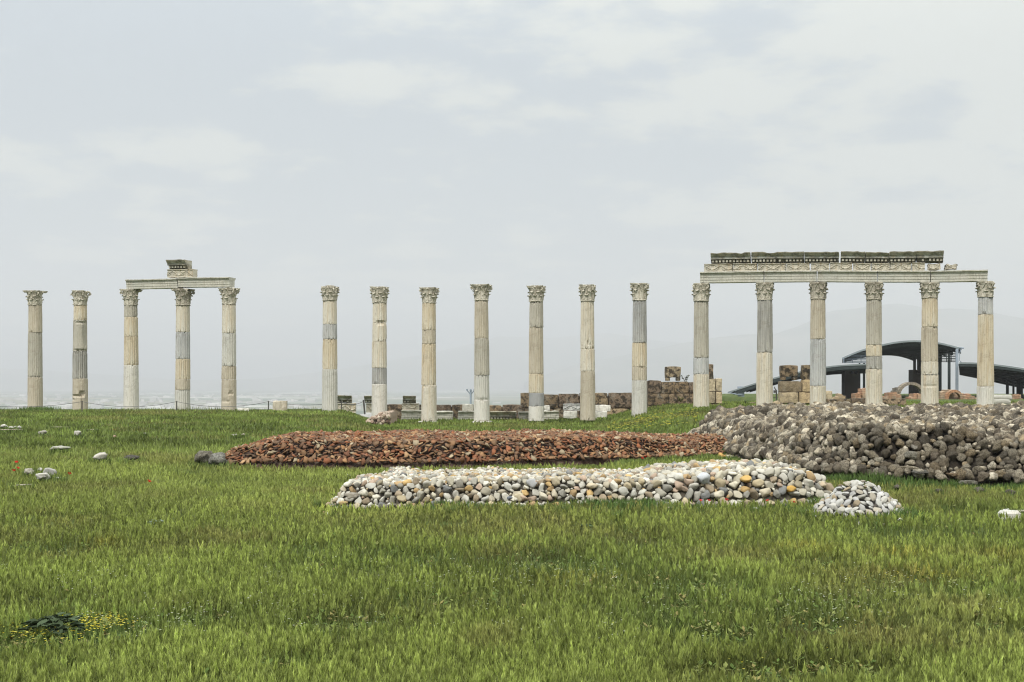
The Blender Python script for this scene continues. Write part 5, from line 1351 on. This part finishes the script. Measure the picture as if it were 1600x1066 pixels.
def heads(X, Y, r_, zt, ln, wd, cols):
    """brush-like barley ears: a slim spindle and a fan of bristles"""
    global off
    n = len(X); a = r_.uniform(0, 2 * math.pi, n); le = r_.uniform(0, .35, n); D = np.stack([np.cos(a) * le, np.sin(a) * le, np.ones(n)], 1); D /= np.linalg.norm(D, axis=1)[:, None]
    B = np.stack([X, Y, zt], 1); rot = r_.uniform(0, math.pi, n)
    for m_ in range(2):                                     # two crossed leaf-shaped faces
        ang = rot + m_ * math.pi / 2; U = np.stack([np.cos(ang), np.sin(ang), np.zeros(n)], 1) * (wd * .36)[:, None]
        P0 = B; P1 = B + D * (ln * .30)[:, None]; P2 = B + D * (ln * .75)[:, None]
        V = np.stack([P0, P1 - U, P1 + U, P2], 1).reshape(-1, 3); i = np.arange(n)[:, None] * 4 + off
        FF.append(np.concatenate([i + [0, 2, 1], i + [1, 2, 3]], 0)); VV.append(V); CC.append(np.repeat(cols, 4, 0)); off += n * 4
    for m_ in range(8):                                     # bristles
        ang = r_.uniform(0, 2 * math.pi, n); t0 = r_.uniform(.05, .55, n); U = np.stack([np.cos(ang), np.sin(ang), np.zeros(n)], 1)
        b0 = B + D * (ln * t0)[:, None]; tip = b0 + (D * 1.0 + U * r_.uniform(.18, .42, n)[:, None]) * (ln * .55)[:, None]
        W_ = np.stack([-U[:, 1], U[:, 0], np.zeros(n)], 1) * (wd * .10)[:, None]
        V = np.stack([b0 - W_, b0 + W_, tip], 1).reshape(-1, 3); i = np.arange(n)[:, None] * 3 + off
        FF.append(i + [0, 1, 2]); VV.append(V); CC.append(np.repeat(cols * 1.12 + [.02, .02, .005], 3, 0)); off += n * 3
# near belt
X, Y, r_ = sample(120000, 150, 520, 1); c, b = palette(X, Y, r_)
h = (.045 + .05 * sm(0, .3, b) + .105 * b) * r_.uniform(.6, 1.15, len(X)); blades(X, Y, r_, h, .0055 * Y / 10 + .003, r_.uniform(.1, .6, len(X)), c * .56)
X, Y, r_ = sample(90000, 120, 520, 2); c, b = palette(X, Y, r_); keep = r_.uniform(0, 1, len(X)) < .78 * b ** 1.5; X, Y, c, b = X[keep], Y[keep], c[keep], b[keep]
sc_ = np.clip(Y / 14, 1, 1.3)
hh = r_.uniform(.06, .14, len(X)); kp = r_.uniform(0, 1, len(X)) < sm(6, 16, Y) * .45 + .55; X, Y, c, hh, sc_ = X[kp], Y[kp], c[kp], hh[kp], sc_[kp]; heads(X, Y, r_, gtop(X, Y) - .15 + hh, r_.uniform(.070, .110, len(X)), .040 * sc_, c * r_.uniform(.78, 1.34, (len(X), 1)))
# middle belt
X, Y, r_ = sample(150000, 62, 190, 3); c, b = palette(X, Y, r_)
h = (.12 + .06 * b) * r_.uniform(.6, 1.2, len(X)); blades(X, Y, r_, h, .0011 * Y, r_.uniform(.05, .5, len(X)), c * .88)
# far belt up to the columns
X, Y, r_ = sample(120000, 20, 68, 4); c, b = palette(X, Y, r_)
h = .16 * r_.uniform(.6, 1.35, len(X)); blades(X, Y, r_, h, .0010 * Y, r_.uniform(.05, .4, len(X)), c)
# thin seed stalks standing against the sky on the left crest and taller tufts at stone feet
r_ = np.random.RandomState(9); X = r_.uniform(-27, -6, 2600); Y = r_.uniform(66, 70, 2600); c = np.tile(np.array([.17, .20, .075]), (2600, 1)) * r_.uniform(.6, 1.2, (2600, 1))
blades(X, Y, r_, r_.uniform(.15, .42, 2600) * np.clip(.6 + .6 * n2d(X, Y, .6, 2, 3), .4, 1.3), np.full(2600, .022), r_.uniform(.05, .3, 2600), c)
for cxp, n_ in ((60, 260), (45, 120), (75, 120)):
    Yc = 69.5; X = PX(cxp, Yc) + r_.normal(0, .30, n_); Y = Yc + r_.normal(0, .2, n_); blades(X, Y, r_, r_.uniform(.2, .36, n_), np.full(n_, .03), r_.uniform(.1, .5, n_), np.tile(np.array([.10, .16, .04]), (n_, 1)) * r_.uniform(.7, 1.2, (n_, 1)))
def fringe(poly, n, hmax, seed, i0=0, i1=None, colr=(.10, .16, .042)):
    r_ = np.random.RandomState(seed); E = list(zip(poly, poly[1:] + poly[:1]))[i0:i1]; Xs, Ys = [], []
    for a, b_ in E:
        ln = math.hypot(b_[0] - a[0], b_[1] - a[1]); k_ = int(n * ln); t = r_.uniform(0, 1, k_); ox = (b_[1] - a[1]) / ln; oy = -(b_[0] - a[0]) / ln; q = np.abs(r_.normal(.0, .16, k_)) + .0
        Xs.append(a[0] + (b_[0] - a[0]) * t + ox * q); Ys.append(a[1] + (b_[1] - a[1]) * t + oy * q)
    X = np.concatenate(Xs); Y = np.concatenate(Ys); nn = n2d(X, Y, 1.2, 2, seed)
    blades(X, Y, r_, hmax * r_.uniform(.5, 1.1, len(X)) * np.clip(.75 + .7 * nn, .3, 1.3), .0010 * Y, r_.uniform(.05, .5, len(X)), np.array(colr) * r_.uniform(.6, 1.35, (len(X), 1)))
def tuft_ring(stones, seed):
    r_ = np.random.RandomState(seed); Xs, Ys = [], []
    for (x, y, s_) in stones:
        k_ = 90; a = r_.uniform(.9 * math.pi, 2.1 * math.pi, k_); q = s_ * r_.uniform(.7, 1.5, k_); Xs.append(x + np.cos(a) * q * 1.1); Ys.append(y + np.sin(a) * q * .9)
    X = np.concatenate(Xs); Y = np.concatenate(Ys)
    blades(X, Y, r_, r_.uniform(.14, .27, len(X)), .0009 * Y, r_.uniform(.05, .5, len(X)), np.array((.14, .19, .05)) * r_.uniform(.6, 1.3, (len(X), 1)))
tuft_ring(MS, 5)
fringe(WPOLY, 900, .25, 1, 0, 4); fringe(MP, 900, .22, 2); fringe(BPOLY, 500, .22, 3, 0, 7, (.16, .21, .055)); fringe(RPOLY, 600, .30, 4)
tag(put("grass", mesh("grass", np.vstack(VV), np.vstack(FF), np.vstack(CC), False, GRASS)), None, None, None, "stuff")

# small flowers: yellow ones in low patches, whitish umbels
def flowers(name, pts, cols, sz, stem, seed):
    r_ = np.random.RandomState(seed); m = MB()
    for (x, y, z) in pts:
        s = sz * r_.uniform(.6, 1.3); c = np.array(cols[r_.randint(len(cols))]) * r_.uniform(.8, 1.15); a0 = r_.uniform(0, 6)
        V = [(x, y, z)] + [(x + s * math.cos(a0 + i * 1.047), y + s * math.sin(a0 + i * 1.047), z + s * .35) for i in range(6)]
        m.add(V, [(0, i, i % 6 + 1) for i in range(1, 7)], c)
        m.add([(x - .0015, y, z - stem), (x + .0015, y, z - stem), (x, y, z)], [(0, 1, 2)], (.10, .15, .04))
    tag(put(name, m.mesh(name, PETAL)), None, None, None, "stuff")
r_ = np.random.RandomState(3)
def scat(specs, hz):
    out_ = []
    for px, py, wx, wy, n in specs:
        for _ in range(n):
            a, b_ = px + r_.normal() * wx, py + r_.normal() * wy
            if b_ < 650: continue
            Y = 1.7 * F / (b_ - HZ); X = PX(a, Y); out_.append((X, Y, float(gtop(X, Y)) - .13 + hz * r_.uniform(.7, 1.2)))
    return out_
flowers("yellow_flowers", scat([(158, 962, 28, 6, 330), (60, 985, 34, 5, 120), (20, 968, 16, 5, 60), (110, 978, 30, 5, 80), (1430, 893, 70, 8, 120), (1310, 900, 40, 8, 50), (850, 990, 400, 40, 90), (1340, 668, 1, 1, 0)], .10), [(.62, .50, .03), (.60, .55, .10)], .0075, .09, 1)
sp = []
for _ in range(60):
    sp.append((r_.uniform(0, 1600), r_.uniform(860, 1000), 12, 6, 9))
sp += [(150, 905, 40, 10, 60), (300, 965, 30, 10, 60), (690, 900, 60, 14, 110), (1320, 935, 70, 12, 110), (1390, 900, 50, 10, 40), (220, 990, 20, 6, 30), (900, 900, 60, 10, 60)]
flowers("white_flowers", scat(sp, .17), [(.48, .50, .34), (.56, .56, .46), (.40, .44, .26)], .0065, .15, 2)
wv, wf, wc, wo = [], [], [], 0
X, Y, r_ = sample(9000, 170, 520, 21); bb = barley(X, Y); kp = r_.uniform(0, 1, len(X)) < (1.15 - bb) * .8; X, Y = X[kp], Y[kp]
cw = np.array([(.08, .12, .028), (.13, .16, .04), (.17, .19, .06), (.19, .165, .06), (.10, .135, .035)])
for x, y in zip(X, Y):
    c = cw[r_.randint(5)] * r_.uniform(.7, 1.2); z = float(gtop(x, y)) - .13 + r_.uniform(.02, .11)
    for _ in range(r_.randint(4, 9)):
        a = r_.uniform(0, 6.28); s_ = r_.uniform(.018, .045); d = np.array([math.cos(a), math.sin(a), r_.uniform(-.1, .8)]); u = np.array([-math.sin(a), math.cos(a), 0]) * s_ * .32; p = np.array([x, y, z]) + d * s_ * .3
        wv += [p, p + d * s_ * .5 + u, p + d * s_, p + d * s_ * .5 - u]; wf.append([wo, wo + 1, wo + 2]); wf.append([wo, wo + 2, wo + 3]); wc += [c] * 4; wo += 4
tag(put("meadow_weeds", mesh("meadow_weeds", np.array(wv), np.array(wf), np.array(wc), False, LEAF)), None, None, None, "stuff")
yy = []
r2 = np.random.RandomState(8)
for _ in range(260):
    Y = r2.uniform(50, 60); X = PX(r2.uniform(950, 1090), Y); yy.append((X, Y, float(gtop(X, Y)) + .03))
flowers("crest_flowers", yy, [(.50, .42, .05), (.42, .40, .08)], .05, .1, 5)

# ------------------------------------------------------------------ haze in the air
m = MB(); m.box(-15500, 15500, -1500, 16900, -90, 900)
def haze_b(k):
    p = k.node("ShaderNodeVolumePrincipled"); p.inputs["Color"].default_value = (.965, .975, .995, 1); p.inputs["Density"].default_value = 2.0e-4
    p.inputs["Anisotropy"].default_value = .2; k.link(p.outputs[0], k.out.inputs[1])
tag(put("haze", mesh("haze", m.V, m.F, None, False, mat("haze_air", haze_b))), None, None, None, "stuff")
